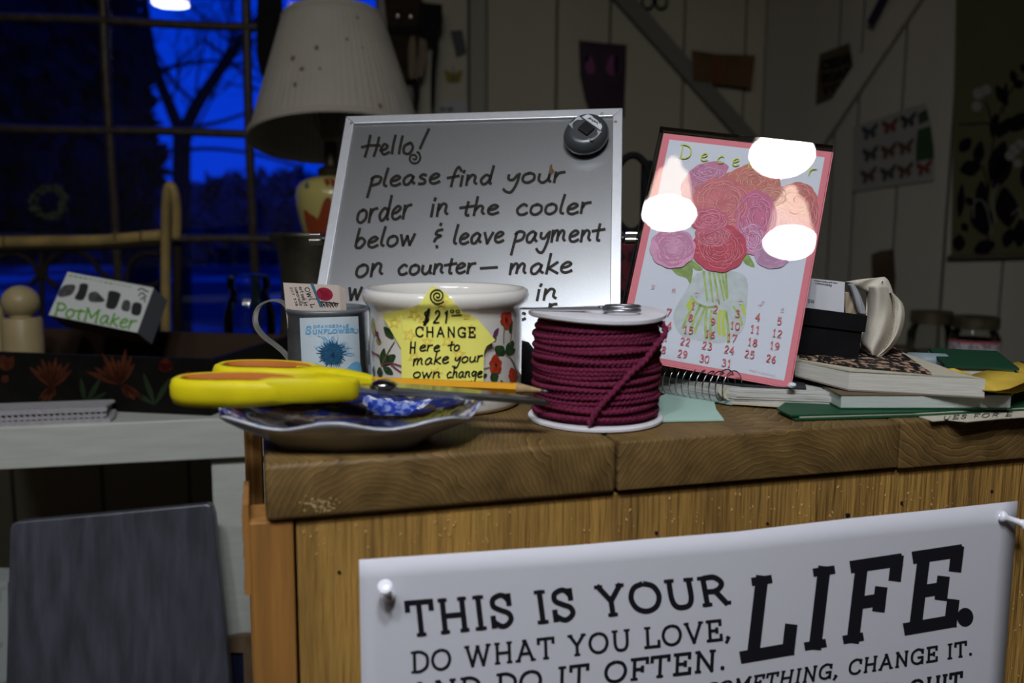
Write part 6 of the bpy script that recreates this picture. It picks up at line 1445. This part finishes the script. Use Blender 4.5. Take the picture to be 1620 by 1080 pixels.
# botanical scroll on the far right panel
QPf = Plane(QO-qy*.0085, -qy)
o = sheetw('botanical_scroll', [(1513, -30), (1700, -30), (1700, 400), (1504, 404)], QPf, pm('scroll_olive', (.062, .060, .027), .9, var=.1, vscale=10), 'olive botanical scroll of black leaves and pale blossoms at far right', 'scroll', th=.0015)
mesh('bottom_rod', tube([QPf(1499, 408, .008), QPf(1705, 403, .008)], .006, 10), darkwood, o, smooth=True)
lf = pm('scroll_leaf', (.004, .004, .007), .9, spec=.03); LL = [(1576, 135, 1594, 168, 16), (1601, 110, 1606, 133, 12), (1605, 138, 1620, 128, 14), (1616, 100, 1622, 116, 10), (1518, 240, 1536, 218, 18), (1518, 270, 1553, 262, 24), (1545, 262, 1552, 222, 17), (1570, 218, 1576, 178, 14), (1577, 218, 1600, 185, 18), (1598, 208, 1626, 178, 24),
     (1567, 285, 1590, 222, 26), (1572, 300, 1600, 236, 26), (1552, 330, 1553, 285, 18), (1560, 372, 1545, 318, 34), (1596, 360, 1588, 295, 34), (1518, 345, 1522, 290, 12), (1540, 325, 1528, 312, 12), (1516, 398, 1518, 370, 20), (1530, 366, 1522, 352, 12), (1540, 398, 1575, 384, 22), (1612, 392, 1616, 345, 22), (1590, 392, 1600, 360, 18), (1590, 160, 1592, 130, 7), (1620, 260, 1622, 300, 14)]
for i, l_ in enumerate(LL): deco(o, [leafp(*l_)], QPf, lf, 'leaf_print', .0022)
mb = MB()
for p in ([(1585, 168), (1572, 220), (1566, 285), (1560, 340), (1565, 400)], [(1606, 133), (1590, 160), (1588, 180)], [(1555, 262), (1562, 300), (1552, 330)], [(1516, 197), (1560, 195), (1570, 200)], [(1560, 160), (1568, 190), (1572, 210)]): ribbon(mb, crom(p, 4), 2.6, QPf, .0026)
mesh('stem_print', mb, lf, o)
pal = pm('scroll_blossom', (.13, .13, .12), .7)
for cx, cy, r in ((1548, 148, 9), (1560, 142, 8), (1545, 168, 8), (1606, 236, 9), (1614, 228, 8), (1598, 246, 8), (1610, 258, 7)): deco(o, [[(cx+r*math.cos(a), cy+r*math.sin(a)) for a in np.linspace(0, 2*PI, 9)[:-1]]], QPf, pal, 'blossom_print', .0024)
mb = MB()
for p in ([(1540, 345), (1542, 320), (1555, 318), (1565, 345), (1568, 370)], [(1575, 350), (1570, 310), (1580, 290)], [(1600, 340), (1612, 330), (1618, 345)]): ribbon(mb, crom(p, 4), 1.6, QPf, .0030)
mesh('line_print', mb, pal, o)
# small wreath outside the window
OP = Plane(WO+uy*.10, -uy)
t = thing('wreath', OP(78, 322), 'small pale wreath hanging outside the lower left window pane', 'wreath')
rnd = random.Random(21); mb = MB(); cw = OP(78, 322)
for k in range(260):
    a = rnd.uniform(0, 2*PI); c = OP(78+24*math.cos(a)+rnd.gauss(0, 2.5), 320+23*math.sin(a)+rnd.gauss(0, 2.5), rnd.uniform(-.01, .01)); d = unit([rnd.gauss(0, 1) for _ in range(3)])*.007; e = unit(np.cross(d, Y+.01))*.003; mb.add([c-d, c-e, c+d, c+e], [(0, 1, 2, 3)])
tag(mesh('leaves', mb, pm('wreath_leaf', (.10, .12, .05), .8), t), None, None, kind='stuff'); mesh('hoop', tube([OP(78+24*math.cos(a), 320+23*math.sin(a)) for a in np.linspace(0, 2*PI, 31)[:-1]], .004, 6, closed=True), bark, t)
mesh('string', tube([OP(78, 298), OP(78, 205, -.03)], .0008, 4), bark, t)
